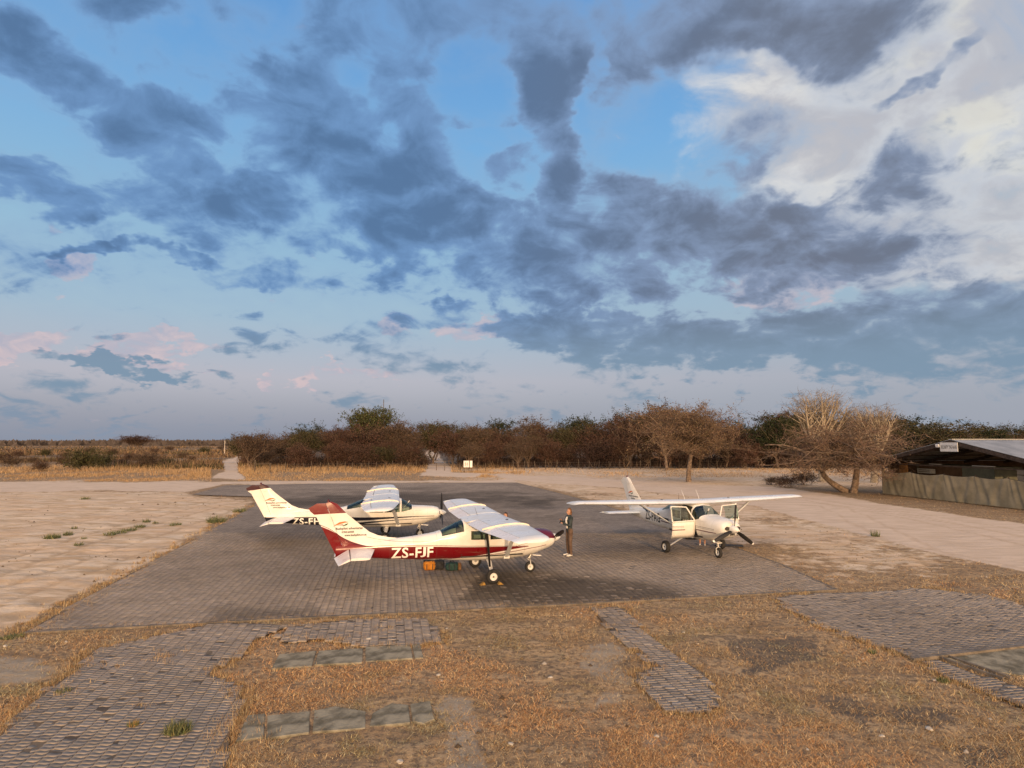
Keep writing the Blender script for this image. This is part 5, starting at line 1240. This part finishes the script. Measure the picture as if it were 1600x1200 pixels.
me.materials.append(M['letter_grey']); obj('board_lettering', me, sgnb)
for px, py, lb in ((1373, 715, 'white floodlight at the left eave of the shed'), (1479, 696.5, 'small white floodlight under the gable left of the name board')):
    s_ = along_wall(px); p = LB + wd * s_ - wn * .75; r = empty('floodlight', (p[0], p[1], zat(px, py, p)), math.atan2(wd[1], wd[0]) ); tag(r, lb, 'floodlight')
    MB().box((0, 0, 0), (.30, .14, .22), Matrix.Rotation(.3, 3, 'X')).build('lamp_housing', M['white_tip'], r); MB().tube([(0, .05 * sgn, 0), (.0, .2 * sgn, .05), (0.05, .62 * sgn, .08)], .02, 6).build('lamp_bracket', M['beam'], r)
# canvas screen
def canvas():
    r = empty('canvas_screen', (LB[0], LB[1], 0), math.atan2(wd[1], wd[0])); tag(r, 'long olive canvas sheet hung along the front of the shed', 'canvas screen')
    L = 22.0; nx, nz = 440, 40; X = np.linspace(0.05, L, nx); posts = np.array([0.05, 3.3, 6.6, 9.4, 12.0, 14.8, 17.8, 22])
    i = np.clip(np.searchsorted(posts, X) - 1, 0, len(posts) - 2); t = (X - posts[i]) / (posts[i + 1] - posts[i]); sag = .13 * 4 * t * (1 - t) * (1 + .2 * np.sin(i * 2.1))
    top = 2.06 - sag; Z = np.linspace(0, 1, nz)
    XX = np.repeat(X[None], nz, 0); ZZ = .04 + Z[:, None] * (top[None] - .04)
    tt = np.repeat(t[None], nz, 0); down = 1 - Z[:, None]
    fold = .11 * np.sin(26 * tt ** .7 * (1 + .3 * np.sin(i * 1.7))[None] - 4.5 * down + i[None] * 2.0) * np.exp(-((tt - .1 - .45 * down) / .22) ** 2)
    fold += .09 * np.sin(20 * (1 - tt) - 3.6 * down) * np.exp(-((1 - tt - .1 - .4 * down) / .18) ** 2) + .05 * np.sin(X[None] * 5.2 + 2.2 * np.sin(X[None] * 1.3) + 1.5 * down) * down + .07 * (fbm(X[None] * 1.7, ZZ * 1.2 + 7, 3) - .5)
    Y = -sgn * (.14 + fold * .5)
    V = np.stack([XX, Y, ZZ], -1).reshape(-1, 3); b = np.arange(nz - 1)[:, None] * nx + np.arange(nx - 1)[None]
    F = np.stack([b, b + 1, b + nx + 1, b + nx], -1).reshape(-1, 4)
    c = obj('canvas', mesh_np('canvas', V, F, M['canvas'], smooth=True), r); sd_ = c.modifiers.new('t', 'SOLIDIFY'); sd_.thickness = .01
    for p in posts: MB().tube([(p, 0, 0), (p, 0, 2.16)], .045, 8).build('screen_post', M['beam'], r)
    m = MB(); m.tube([(x, -sgn * .10, z + .01) for x, z in zip(X[::8], top[::8])], .014, 5); m.build('rope', M['post'], r)
canvas()
# neighbouring building seen through the right side
nb = LB + wd * 4 + wn * 30

# ------------------------------------------------------------------ trees and bushes
def bez(p0, p1, p2, n):
    t = np.linspace(0, 1, n)[:, None]; return (1 - t) ** 2 * p0 + 2 * t * (1 - t) * p1 + t * t * p2
def grow(seed, H, W, crown_lo=0.35, trunk=0.25, fork=None, limbs=6, subs=7, twigs=9, shape='umbrella', r0=0.16, lean=(0, 0), twig_len=0.7, leaf=None, tops_at=None, wood=(.16, .10, .07), tint=None, twig_w=0.03, leaf_n=0, stems=1, fine=3):
    """one tree of unit placement: wood mesh data and crown mesh data (fine twigs and leaves), built limb by limb"""
    g = np.random.default_rng(seed); V = []; F = []; nv = 0; segs = []
    def tube(P, R, n):
        nonlocal nv
        v, f = tube_np(P, R, n); V.append(v); F.append(f + nv); nv += len(v)
    tops = []
    for s in range(stems):
        base = np.array([g.normal(0, .12 * W / 6) * (stems > 1), g.normal(0, .12 * W / 6) * (stems > 1), -.1]); fk = fork or trunk * H
        top = np.array([lean[0] + g.normal(0, .06 * W), lean[1] + g.normal(0, .06 * W), fk]) if tops_at is None else np.array(tops_at[s], float); mid = (base + top) / 2 + np.array([g.normal(0, .03 * W), g.normal(0, .03 * W), 0])
        P = bez(base, mid, top, 7); rr = r0 / stems ** .5; tube(P, np.linspace(rr * 1.25, rr * .8, 7), 8); tops.append((top, rr * .8))
    ends = []
    for k in range(limbs * max(1, stems // 2)):
        top, r = tops[k % len(tops)]
        a = 2 * np.pi * (k + g.uniform(-.3, .3)) / limbs * 1.0 + seed; rad = W / 2 * g.uniform(.35, .75) if k % 3 else W / 2 * g.uniform(.08, .3)
        hz = H * (g.uniform(.62, .88) if shape != 'round' else g.uniform(.5, .85)); e = np.array([math.cos(a) * rad + lean[0], math.sin(a) * rad + lean[1], hz])
        c = top * .45 + e * .55 + np.array([0, 0, (-.12 if shape == 'umbrella' else .05) * H]) + g.normal(0, .04 * W, 3); P = bez(top, c, e, 9); R = np.linspace(r * .72, r * .22, 9); tube(P, R, 6)
        for j in range(subs):
            t = g.uniform(.25, 1); i0 = min(8, int(t * 8)); b = P[i0]
            aa = g.uniform(0, 2 * np.pi); rr = W / 2 * g.uniform(.5, 1.0) ** .7
            x, y = math.cos(aa) * rr * .62 + e[0] * .55, math.sin(aa) * rr * .62 + e[1] * .55
            q = min(1, math.hypot(x - lean[0], y - lean[1]) / (W / 2)); dome = math.sqrt(max(0, 1 - q * q))
            if shape == 'umbrella': z = H * (.70 + .28 * dome) - g.uniform(0, .16) * H
            elif shape == 'round': z = H * (crown_lo + (1 - crown_lo) * (.5 + g.uniform(-.5, .5) * dome))
            else: z = H * (crown_lo + (1 - crown_lo) * (g.uniform(.05, 1) * (.35 + .65 * dome)))       # bush
            e2 = np.array([x, y, z]); c2 = (b + e2) / 2 + g.normal(0, .05 * W, 3); P2 = bez(b, c2, e2, 6); R2 = np.linspace(R[i0] * .6, max(.006, R[i0] * .15), 6); tube(P2, R2, 4)
            for m in range(twigs):
                b3 = P2[g.integers(1, 6)]; d = g.normal(0, 1, 3); d[2] = abs(d[2]) * .5 if shape != 'bush' else d[2] * .5; d = d / np.linalg.norm(d) + np.array([x, y, H * .2]) / (W + 1) * .5
                L = twig_len * g.uniform(.5, 1.3); e3 = b3 + d * L; segs.append((b3, e3))
    wv, wf = np.concatenate(V), np.concatenate(F)
    S0 = np.array([s[0] for s in segs]); S1 = np.array([s[1] for s in segs]); n = len(segs)
    # each spray: 'fine' generations of hair-thin twigs fanning off the segment
    A = [S0]; B = [S1]
    for q in range(fine):
        t = g.uniform(.15, 1, (n, 1)); b = S0 + (S1 - S0) * t; L = np.linalg.norm(S1 - S0, axis=1)[:, None]; d = (S1 - S0) / L + g.normal(0, .75, (n, 3)); d[:, 2] += .15
        A.append(b); B.append(b + d / np.linalg.norm(d, axis=1)[:, None] * L * g.uniform(.4, .9, (n, 1)))
    A = np.concatenate(A); B = np.concatenate(B); m = len(A); D = B - A; side = np.cross(D, g.normal(0, 1, (m, 3))); side /= np.linalg.norm(side, axis=1)[:, None] + 1e-9
    w = twig_w * g.uniform(.6, 1.4, (m, 1)); CV = np.stack([A - side * w / 2, A + side * w / 2, B], 1).reshape(-1, 3)
    wc = np.array(tint if tint is not None else wood); cc = np.repeat(wc[None] * g.uniform(.65, 1.4, (m, 1)) * g.uniform(.93, 1.07, (m, 3)), 3, 0)
    if leaf is not None and leaf_n:
        k = g.integers(0, m, leaf_n); t = g.uniform(.3, 1.1, (leaf_n, 1)); c = A[k] + D[k] * t + g.normal(0, .12, (leaf_n, 3)); u = g.normal(0, 1, (leaf_n, 3)); u /= np.linalg.norm(u, axis=1)[:, None]
        v = np.cross(u, g.normal(0, 1, (leaf_n, 3))); v /= np.linalg.norm(v, axis=1)[:, None]; s = leaf[1] * g.uniform(.6, 1.4, (leaf_n, 1))
        LV = np.stack([c - u * s, c + u * s * .6 - v * s * .6, c + u * s * .4 + v * s * .8], 1).reshape(-1, 3)
        lc = np.array(leaf[0])[None] * g.uniform(.6, 1.5, (leaf_n, 1)) * g.uniform(.9, 1.1, (leaf_n, 3)); CV = np.concatenate([CV, LV]); cc = np.concatenate([cc, np.repeat(lc, 3, 0)])
    return (wv, wf), (CV, np.arange(len(CV)).reshape(-1, 3), cc)
def tree_proto(key, **kw):
    (wv, wf), (cv, cf, cc) = grow(**kw)
    return mesh_np('trunk_' + key, wv, wf, M[kw.get('_m', 'bark')] if '_m' in kw else M['bark'], smooth=True), mesh_np('crown_' + key, cv, cf, M['twig'], cc)
RB_, DB_, GB_, GR_, OL_ = (.070, .041, .030), (.050, .033, .025), (.085, .062, .045), (.024, .030, .013), (.055, .048, .024)
PR = {}
def P(key, **kw): PR.setdefault(key, []).append(tree_proto(key, **kw))
for i in range(4): P('thorn', seed=10 + i, H=6.5, W=8.5, crown_lo=.12, trunk=.10, limbs=8, subs=9, twigs=8, shape='bush', r0=.12, stems=3, twig_len=1.1, tint=(RB_, DB_, RB_, DB_)[i], twig_w=.055, fine=5, leaf=((.075, .042, .030), .10), leaf_n=5200)
for i in range(3): P('thorn_umb', seed=20 + i, H=7.5, W=9.5, trunk=.2, limbs=8, subs=9, twigs=9, shape='umbrella', r0=.15, stems=2, twig_len=1.2, tint=(RB_, DB_, GB_)[i], twig_w=.05, fine=5, leaf=((.075, .045, .030), .10), leaf_n=4600)
for i in range(2): P('round', seed=30 + i, H=8.5, W=8.5, trunk=.22, crown_lo=.28, limbs=8, subs=10, twigs=8, shape='round', r0=.16, twig_len=1.0, tint=GB_, twig_w=.05, fine=4, leaf=((.085, .056, .036), .11), leaf_n=6000)
for i in range(2): P('olive', seed=40 + i, H=8, W=8, trunk=.22, crown_lo=.25, limbs=8, subs=10, twigs=8, shape='round', r0=.15, twig_len=.9, tint=OL_, twig_w=.05, fine=3, leaf=(OL_, .11), leaf_n=7500)
for i in range(2): P('green', seed=50 + i, H=8, W=8, trunk=.2, crown_lo=.22, limbs=8, subs=10, twigs=8, shape='round', r0=.16, twig_len=.9, tint=(.06, .055, .03), twig_w=.05, fine=3, leaf=(GR_, .12), leaf_n=9000)
P('flat_green', seed=60, H=8.5, W=10.5, trunk=.32, limbs=9, subs=9, twigs=9, shape='umbrella', r0=.22, twig_len=.9, tint=(.05, .04, .022), twig_w=.04, fine=3, leaf=((.058, .064, .026), .12), leaf_n=9000)
for i in range(3): P('bare', seed=70 + i, H=9, W=7, trunk=.2, limbs=7, subs=7, twigs=8, shape='round', crown_lo=.4, r0=.14, twig_len=1.0, tint=(GB_, RB_, (.14, .10, .08))[i], twig_w=.04, fine=4)
for i in range(3): P('shrub', seed=80 + i, H=2.4, W=3.8, trunk=.05, limbs=8, subs=6, twigs=7, shape='bush', crown_lo=.05, r0=.05, stems=3, twig_len=.6, tint=(RB_, GB_, DB_)[i], twig_w=.035, fine=4, leaf=((.085, .055, .036), .06), leaf_n=1500)
for i in range(2): P('olive_shrub', seed=90 + i, H=2.6, W=4.2, trunk=.05, limbs=8, subs=6, twigs=7, shape='bush', crown_lo=.05, r0=.05, stems=3, twig_len=.5, tint=OL_, twig_w=.035, fine=3, leaf=((.06, .056, .026), .075), leaf_n=3500)
trng = random.Random(11)
def plant_tree(key, x, y, height, label, cat='tree', group=None, name=None, width=None, z=0, rot=None, var=None):
    ms = PR[key]; wm, cm = ms[var if var is not None else trng.randrange(len(ms))]
    hh = max(v[2] for v in cm.bound_box) if False else cm.get('h'); 
    if hh is None:
        co = np.empty(len(cm.vertices) * 3, np.float32); cm.vertices.foreach_get('co', co); co = co.reshape(-1, 3); hh = float(np.percentile(co[:, 2], 99.3)); cm['h'] = hh; cm['w'] = float(np.percentile(np.abs(co[:, :2]), 98)) * 2
    s = height / hh; sw = (width / cm['w']) if width else s
    r = empty(name or ('thorn_tree' if cat == 'tree' else 'bush'), (x, y, z), rot if rot is not None else trng.uniform(0, 6.28)); r.scale = (sw, sw, s); tag(r, label, cat, group)
    a = bpy.data.objects.new('trunk', wm); link(a, r); b = bpy.data.objects.new('crown', cm); link(b, r); return r
def htop(py, y): r = ray(800, py); return CAMH + r[2] * y / r[1]
KINDS = {'thorn': 'reddish thorn thicket', 'thorn_umb': 'flat topped thorn tree', 'round': 'round grey brown tree', 'olive': 'dull olive leafed tree', 'green': 'dark green leafy tree', 'bare': 'tall bare tree', 'flat_green': 'flat topped green acacia'}
# skyline of the wood as seen: (px, py of the tops)
SKY = [(383, 684), (400, 682), (440, 676), (480, 658), (510, 668), (545, 655), (580, 640), (620, 660), (655, 664), (680, 660), (720, 662), (750, 656), (790, 658), (830, 657), (870, 668), (905, 655), (940, 660), (975, 650), (1010, 642), (1050, 640), (1100, 645), (1150, 655), (1180, 665), (1210, 652), (1260, 645), (1300, 650), (1400, 655), (1440, 655), (1490, 662), (1540, 660), (1600, 664), (1700, 660), (1850, 655)]
def skyline(px): return float(np.interp(px, [p[0] for p in SKY], [p[1] for p in SKY]))
SEG = [(0, 480, 'left end of the wood'), (480, 560, 'wood left of the acacia'), (560, 650, 'wood below the green acacia'), (650, 730, 'behind the white notice'), (730, 830, 'wood right of the white notice'), (830, 930, 'middle of the wood'), (930, 1030, 'wood left of the lone tree'), (1030, 1140, 'directly behind the lone tree'), (1140, 1240, 'wood between the two big trees'), (1240, 1400, 'behind the forked bare tree'), (1400, 1500, 'behind the left half of the shed'), (1500, 2000, 'behind the grey roof of the shed')]
def lab(k, rname, px): return '%s, %s, %s' % (KINDS[k], rname, seg(px))
def seg(px): return next(s[2] for s in SEG if s[0] <= px < s[1])
ROWS = [('front row', 111, 5.0, .62, ('thorn', 'thorn', 'thorn_umb', 'thorn', 'round')), ('second row', 121, 6.0, .82, ('thorn', 'thorn_umb', 'round', 'thorn', 'olive')), ('third row', 136, 7.0, .95, ('thorn_umb', 'round', 'bare', 'thorn', 'olive')), ('back row', 158, 8.0, 1.04, ('thorn_umb', 'bare', 'round', 'olive', 'green', 'bare'))]
for rn, (rname, Y, step, hf, kinds) in enumerate(ROWS):
    x = -52.0 * Y / 112 + rn * 2
    while x < 128 * Y / 112:
        px, py = proj(np.array(x), np.array(float(Y))); px = float(px)
        if px > 1840: break
        yy = Y + trng.uniform(-4, 4)
        onpath = (rn < 2 and 660 + rn * 5 < px < 712 - rn * 14)
        if px > 385 - rn * 4 and not onpath:
            edge = min(1, max(.45, (px - 370) / 110))
            k = trng.choice(kinds)
            if px > 1150 and trng.random() < .30: k = trng.choice(('green', 'olive', 'green'))
            h = max(2.5, (htop(skyline(px) + (trng.uniform(-5, 6) if rn > 1 else 0), yy)) * hf * trng.uniform(.78, 1.10))
            if rn == 0: h = min(h, 5.8 * trng.uniform(.75, 1.1))
            plant_tree(k, x + trng.uniform(-1, 1), yy, h, lab(k, rname, px), group='trees of the wood: ' + lab(k, rname, px), width=h * trng.uniform(1.0, 1.3) if k in ('thorn', 'thorn_umb') else h * trng.uniform(.85, 1.1))
        x += step * trng.uniform(.65, 1.0) * Y / 130
# individual skyline trees
def at(px, Y): r = ray(px, 700); return float(r[0] * Y / r[1])
plant_tree('flat_green', at(580, 135), 135, htop(638, 135), 'large flat topped green acacia rising above the left part of the wood', name='acacia_tree', width=11)
plant_tree('green', at(908, 150), 150, htop(652, 150), 'domed dark green tree on the skyline in the middle of the wood', name='leafy_tree', width=9)
plant_tree('bare', at(868, 155), 155, htop(663, 155), 'small round headed tree standing above the skyline left of the green dome', name='bare_tree', width=3)
plant_tree('bare', at(985, 118), 118, htop(643, 118), 'bare branched crown just left of the large lone tree on the skyline', name='bare_tree', width=9)
plant_tree('bare', at(1040, 100), 100, htop(630, 100), 'pale bare crown rising above the large lone tree', name='bare_tree', width=9)
plant_tree('olive', at(600, 109), 109, 3.8, 'green leafed bush tree at the fence left of the sand path', name='bush_tree', width=6)
plant_tree('olive', at(645, 109), 109, 3.4, 'second green leafed bush tree nearest the sand path', name='bush_tree', width=5.2)
plant_tree('green', at(1215, 108), 108, htop(650, 108), 'dark green tree left of the forked bare tree', name='leafy_tree', width=8)
plant_tree('olive', at(1470, 105), 105, htop(660, 105), 'bright olive green tree behind the gable of the shed', name='leafy_tree', width=12)
plant_tree('thorn_umb', at(395, 100), 100, htop(676, 100), 'dark trunked umbrella tree at the track corner left of the fence', name='thorn_tree', width=6.5)
plant_tree('round', at(1310, 93), 93, 4.6, 'small grey tree standing beside the far sandy clearing', name='small_tree', width=5)
# the two large lone trees
gA = G(1068, 753); (wv, wf), (cv, cf, cc) = grow(seed=101, H=9.6, W=14.0, crown_lo=.22, trunk=.34, limbs=10, subs=12, twigs=12, shape='round', r0=.24, twig_len=.95, tint=(.15, .10, .068), twig_w=.032, fine=6, leaf=((.14, .095, .058), .075), leaf_n=15000)
r = empty('lone_tree', (gA[0], gA[1], 0)); tag(r, 'large lone brown leafed tree with one leaning trunk on the sand', 'tree')
obj('trunk', mesh_np('trunk', wv, wf, M['bark'], smooth=True), r); obj('crown', mesh_np('crown', cv, cf, M['twig'], cc), r); r.scale = (1.12, 1.12, .96); r.location.x += .6
gB = G(1343, 770); zt = htop(655, gB[1])
(wv, wf), (cv, cf, cc) = grow(seed=117, H=zt * 1.0, W=14.5, crown_lo=.18, fork=1.7, limbs=10, subs=13, twigs=12, shape='bush', r0=.34, stems=2, tops_at=[(-2.3, .3, 1.9), (.5, 0, 3.1)], lean=(-1.2, 0), twig_len=1.0, tint=(.15, .10, .072), twig_w=.030, fine=7, leaf=((.13, .09, .06), .06), leaf_n=6000)
r = empty('forked_tree', (gB[0], gB[1], 0), .0); r.scale = (1.10, 1.10, 1); r.location.x -= .6; tag(r, 'wide low forked tree with bare brown twigs left of the shed', 'tree')
obj('trunk', mesh_np('trunk', wv, wf, M['bark'], smooth=True), r); obj('crown', mesh_np('crown', cv, cf, M['twig'], cc), r)
for i, (px, py, Y, W, lb) in enumerate(((1282, 607, 72, 8.6, 'tall bare tree with a pale fan shaped crown behind the forked tree'), (1362, 628, 70, 7.6, 'second bare pale crowned tree rising right of the fan shaped crown'))):
    h = htop(py, Y); (wv, wf), (cv, cf, cc) = grow(seed=(133, 146)[i], H=h, W=W, trunk=.30, limbs=9, subs=11, twigs=11, shape='umbrella', r0=.34, twig_len=.85, tint=(.165, .125, .09), twig_w=.020, fine=5)
    r = empty('bare_tree', (at(px, Y), Y, 0)); tag(r, lb, 'tree'); obj('trunk', mesh_np('trunk', wv, wf, M['bark_pale'], smooth=True), r); obj('crown', mesh_np('crown', cv, cf, M['twig'], cc), r)
# dry branch litter and small shrubs near the clearing
for px, py, h, lb in ((1228, 762, 1.3, 'low leafless shrub at the left foot of the forked tree'), (1255, 758, 1.6, 'taller leafless shrub under the forked tree crown'), (1205, 758, 1.0, 'smallest leafless shrub left of the forked tree'), (1400, 740, 1.2, 'leafless shrub in the grass behind the shed corner')):
    g = G(px, py); plant_tree('shrub', g[0], g[1], h, lb, 'bush', name='shrub', width=h * 1.8)
# ------------------------------------------------------------------ open savanna on the left
fld = [(-60, 735, 2.0, 'shrub'), (18, 730, 2.2, 'shrub'), (60, 737, 1.8, 'shrub'), (95, 728, 2.0, 'shrub'), (128, 735, 3.6, 'olive_shrub'), (158, 731, 2.8, 'olive_shrub'), (205, 722, 2.2, 'shrub'), (228, 732, 3.3, 'shrub'), (262, 728, 1.7, 'olive_shrub'), (30, 715, 2.2, 'shrub'), (70, 713, 2.4, 'olive_shrub'),
       (100, 716, 2.0, 'shrub'), (175, 712, 2.4, 'shrub'), (285, 716, 1.8, 'shrub'), (300, 722, 1.4, 'shrub'), (10, 722, 2.2, 'shrub'), (320, 708, 2.6, 'olive_shrub'), (140, 709, 2.5, 'shrub'), (-20, 712, 2.5, 'shrub'), (50, 724, 1.6, 'shrub'), (188, 729, 1.6, 'shrub'), (345, 703, 2.8, 'shrub'), (240, 709, 2.4, 'shrub'), (370, 703, 3.0, 'shrub'), (-120, 722, 2.5, 'shrub'), (265, 705, 2.8, 'shrub')]
for px, py, h, k in fld:
    g = G(px, py); col = 'leafless brown' if k == 'shrub' else 'olive green'; side = 'far left' if px < 60 else 'left of centre' if px < 140 else 'near the umbrella tree' if px < 250 else 'beside the sandy track'
    dist = 'nearest' if py > 725 else 'middle distance' if py > 712 else 'distant'
    plant_tree(k, g[0], g[1], h, '%s shrub, %s, in the open field %s' % (col, dist, side), 'bush', '%s %s shrubs in the field %s' % (dist, col, side), name='shrub', width=h * trng.uniform(1.5, 2.0))
g = G(212, 703.5); plant_tree('thorn_umb', g[0], g[1], htop(680, g[1]), 'lone reddish umbrella tree above the field on the left', name='umbrella_tree', width=19)
# far wood along the horizon
def far_wood():
    g = np.random.default_rng(5); n = 9000; u = g.uniform(-1.5, 1.5, n); Y = g.uniform(900, 1500, n); x = u * Y; hh = 5.5 + 5 * fbm(x * .012, Y * .004, 4) + 3 * fbm(x * .06 + 3, Y * .02, 2)
    c = np.c_[x, Y, np.zeros(n)]; V = []; C = []
    for q in range(4):
        z = hh * g.uniform(.2, 1.0, n); w = g.uniform(3, 7, n); p = np.stack([c + np.c_[-w, np.zeros(n), z * .3 - .5], c + np.c_[w, np.zeros(n), z * .25 - .5], c + np.c_[g.normal(0, 2, n), g.uniform(-2, 2, n), z + 1]], 1)
        V.append(p.reshape(-1, 3)); C.append(np.repeat(np.array([(.075, .062, .058)]) * g.uniform(.7, 1.3, (n, 1)), 3, 0))
    V = np.concatenate(V); tag(obj('distant_wood', mesh_np('distant_wood', V, np.arange(len(V)).reshape(-1, 3), M['twig'], np.concatenate(C))), 'dark band of distant trees along the horizon at left', 'trees', kind='stuff')
far_wood()
# mid-distance scrub between field shrubs
def scrub():
    x, y, px, py = scatter_px(70000, -500, 420, 696.5, 733)
    d = fbm(x * .035, y * .02, 4); ok = (d > .46) & (rng.random(len(x)) < .9) & (y < 900); sd_, rd_, _, _, _ = masks(x, y); ok &= rd_ < .3
    x, y = x[ok], y[ok]; n = len(x); L = rng.uniform(.3, 1.2, n) * (1 + .6 * (rng.random(n) > .8)); pal = np.array([(.12, .07, .05), DB_, (.26, .17, .09), (.09, .075, .04), (.18, .12, .075)]) ; cl = np.clip((fbm(x * .02, y * .02, 2) * 7).astype(int), 0, 4)
    V, F, C = blades(x, y, L, np.full(n, .10) + .0016 * y, np.abs(rng.normal(.4, .4, n)), pal[np.where(rng.random(n) < .6, cl, rng.integers(0, 5, n))] * rng.uniform(.6, 1.2, (n, 1)))
    tag(obj('scrub', mesh_np('scrub', V, F, M['grass'], C)), 'low brown scrub filling the open field at left', 'scrub', kind='stuff')
scrub()
# the band of tall straw grass along the fence and field edge
def straw():
    X = []; 
    for (x0, x1, y0, y1, n) in ((-300, 330, 729, 752, 52000), (372, 820, 729, 752, 42000), (780, 1720, 733, 746, 30000), (300, 380, 712, 735, 2500), (700, 780, 735, 746, 3000), (-300, 330, 751, 757, 4000)):
        x, y, px, py = scatter_px(n, x0, x1, y0, y1); X.append(np.c_[x, y, np.full(n, y0)])
    X = np.concatenate(X); x, y = X[:, 0], X[:, 1]; px, py = proj(x, y); d = .5 * fbm(x * .12, y * .12, 4) + .5 * fbm(x * .35 + 5, y * .12, 3); sd_, rd_, _, _, _ = masks(x, y)
    tall = sstep(py, 747, 741)
    ok = (rng.random(len(x)) < np.clip((d - .40) * 6, .06, 1)) & (rd_ < .4) & ((px < 780) | (rng.random(len(x)) < .65)); x, y, tall, px = x[ok], y[ok], tall[ok], px[ok]; n = len(x)
    L = rng.uniform(.10, .25, n) + tall * rng.uniform(.05, .75, n) * np.clip((fbm(x * .25, y * .1, 3) - .3) * 4, .1, 1.3) * (px < 820) + tall * .12 * (px >= 820); pal = np.array([(.38, .235, .115), (.44, .295, .16), (.24, .15, .08), (.36, .265, .155)])
    V, F, C = blades(x, y, L, np.full(n, .05), np.abs(rng.normal(.45, .35, n)), pal[rng.integers(0, 4, n)] * rng.uniform(.7, 1.25, (n, 1)))
    tag(obj('straw_grass', mesh_np('straw_grass', V, F, M['grass'], C)), 'tall golden straw grass in a band below the fence', 'grass', kind='stuff')
straw()
# ------------------------------------------------------------------ fences
def fence(name, pts, label, hgt, wires, thick=.06):
    c = pts[0]; r = empty(name, (c[0], c[1], 0)); tag(r, label, 'fence'); pm = [MB().tube([(0, 0, -.2), (a * .03, 0, hgt * .5), (a * .08, b * .05, hgt)], [thick, thick * .9, thick * .8], 6).mesh('fence_post', M['post']) for a, b in ((0, 0), (1, 1), (-1, .5), (1, -1))]
    for i, p in enumerate(pts):
        o = bpy.data.objects.new('post', pm[i % 4]); link(o, r); o.location = (p[0] - c[0], p[1] - c[1], 0); o.rotation_euler = (0, 0, i * 1.3); o.scale = (1, 1, .88 + .25 * ((i * 37 % 10) / 10))
    for z in wires:
        MB().tube([(p[0] - c[0], p[1] - c[1], z) for p in pts], .008, 4).build('wire', M['wire'], r)
def line(px0, py0, px1, py1, n, jit=.12):
    a, b = np.array(G(px0, py0)), np.array(G(px1, py1)); return [tuple(a + (b - a) * i / (n - 1) + np.array([trng.uniform(-jit, jit), trng.uniform(-jit, jit)])) for i in range(n)]
fence('wire_fence', line(433, 738, 650, 735, 18), 'wire fence of thin dark posts left of the sand path', 1.5, (.4, .8, 1.2))
fence('wire_fence', line(682, 735, 760, 737, 7), 'short wire fence of thin posts behind the white notice', 1.4, (.5, 1.0))
fence('wire_fence', line(785, 735, 1180, 731, 26), 'long wire fence of thin pale posts in front of the dark wood', 1.6, (.4, .8, 1.2))
pb = G(398, 738); r = empty('gate_frame', (pb[0], pb[1], 0), .05); tag(r, 'old timber gate post with a long rail at the left end of the fence', 'gate post')
MB().tube([(0, 0, -.2), (0, 0, 1.9)], .13, 8).build('post', M['post'], r); MB().tube([(2.3, 0, -.2), (2.3, 0, 1.4)], .09, 8).build('post', M['post'], r); MB().tube([(-.1, 0, 1.25), (2.5, 0, 1.30)], .06, 6).build('rail', M['post'], r)
# notice board, poles, mast
pb = G(731, 738.5); r = empty('notice_board', (pb[0], pb[1], 0)); tag(r, 'white notice board on two short posts beside the sand path', 'sign')
MB().box((-.22, 0, 1.30), (.86, .05, 1.00)).build('board', M['sign_white'], r); MB().box((.50, 0, 1.30), (.34, .05, 1.00)).build('side_board', M['white_tip'], r)
me = text_mesh('51', .62, 0, .01)
for v in me.vertices: v.co = (v.co.x * .9 - .50, -.035, v.co.y + 1.08)
me.materials.append(mat_noise('faded_red_print', (.34, .14, .10), (.42, .20, .15), 5, .7)); obj('board_lettering', me, r)
for x in (-.55, .60): MB().tube([(x, .06, -.1), (x, .06, 1.75)], .05, 6).build('post', M['post'], r)
for px, py, top, th, mt, lb in ((347.5, 712, 685.5, .16, 'beam', 'dark pole standing beside the far end of the sandy track'), (350.5, 712, 688, .13, 'cream', 'pale pole touching the dark pole beside the sandy track')):
    pb = G(px, py); h = htop(top, pb[1]); r = empty('utility_pole', (pb[0], pb[1], 0)); tag(r, lb, 'pole'); MB().tube([(0, 0, 0), (0, 0, h)], [th, th * .7], 8).build('shaft', M[mt], r, True); MB().box((0, 0, h * .82), (.5, .12, .12)).build('cross_arm', M[mt], r)
Ym = 150; x = at(598, Ym); h = htop(624, Ym); r = empty('radio_mast', (x, Ym, 0)); tag(r, 'thin lattice radio mast rising behind the green acacia', 'mast')
for q in range(3): MB().tube([(.14 * math.cos(q * 2.094), .14 * math.sin(q * 2.094), 0), (.06 * math.cos(q * 2.094), .06 * math.sin(q * 2.094), h)], .035, 4).build('mast_leg', M['wire'], r)
m = MB()
for i in range(int(h / .5)): m.tube([(.14 * math.cos(i * 2.094), .14 * math.sin(i * 2.094), i * .5), (.13 * math.cos((i + 1) * 2.094), .13 * math.sin((i + 1) * 2.094), (i + 1) * .5)], .015, 4)
tag(m.build('bracing', M['wire'], r), kind='stuff')

# undergrowth closing the foot of the wood
def undergrowth():
    x, y, px, py = scatter_px(60000, 385, 1800, 722, 738); ok = ~((px > 655) & (px < 712)) & (y > 106); x, y = x[ok], y[ok]; n = len(x); pal = np.array([RB_, DB_, GB_, (.05, .032, .022)])
    V, F, C = blades(x, y + rng.uniform(0, 22, n), rng.uniform(.5, 2.3, n), np.full(n, .10), np.abs(rng.normal(.3, .35, n)), pal[rng.integers(0, 4, n)] * rng.uniform(.6, 1.3, (n, 1)))
    tag(obj('undergrowth', mesh_np('undergrowth', V, F, M['grass'], C)), 'dark tangle of undergrowth at the foot of the wood', 'undergrowth', kind='stuff')
undergrowth()
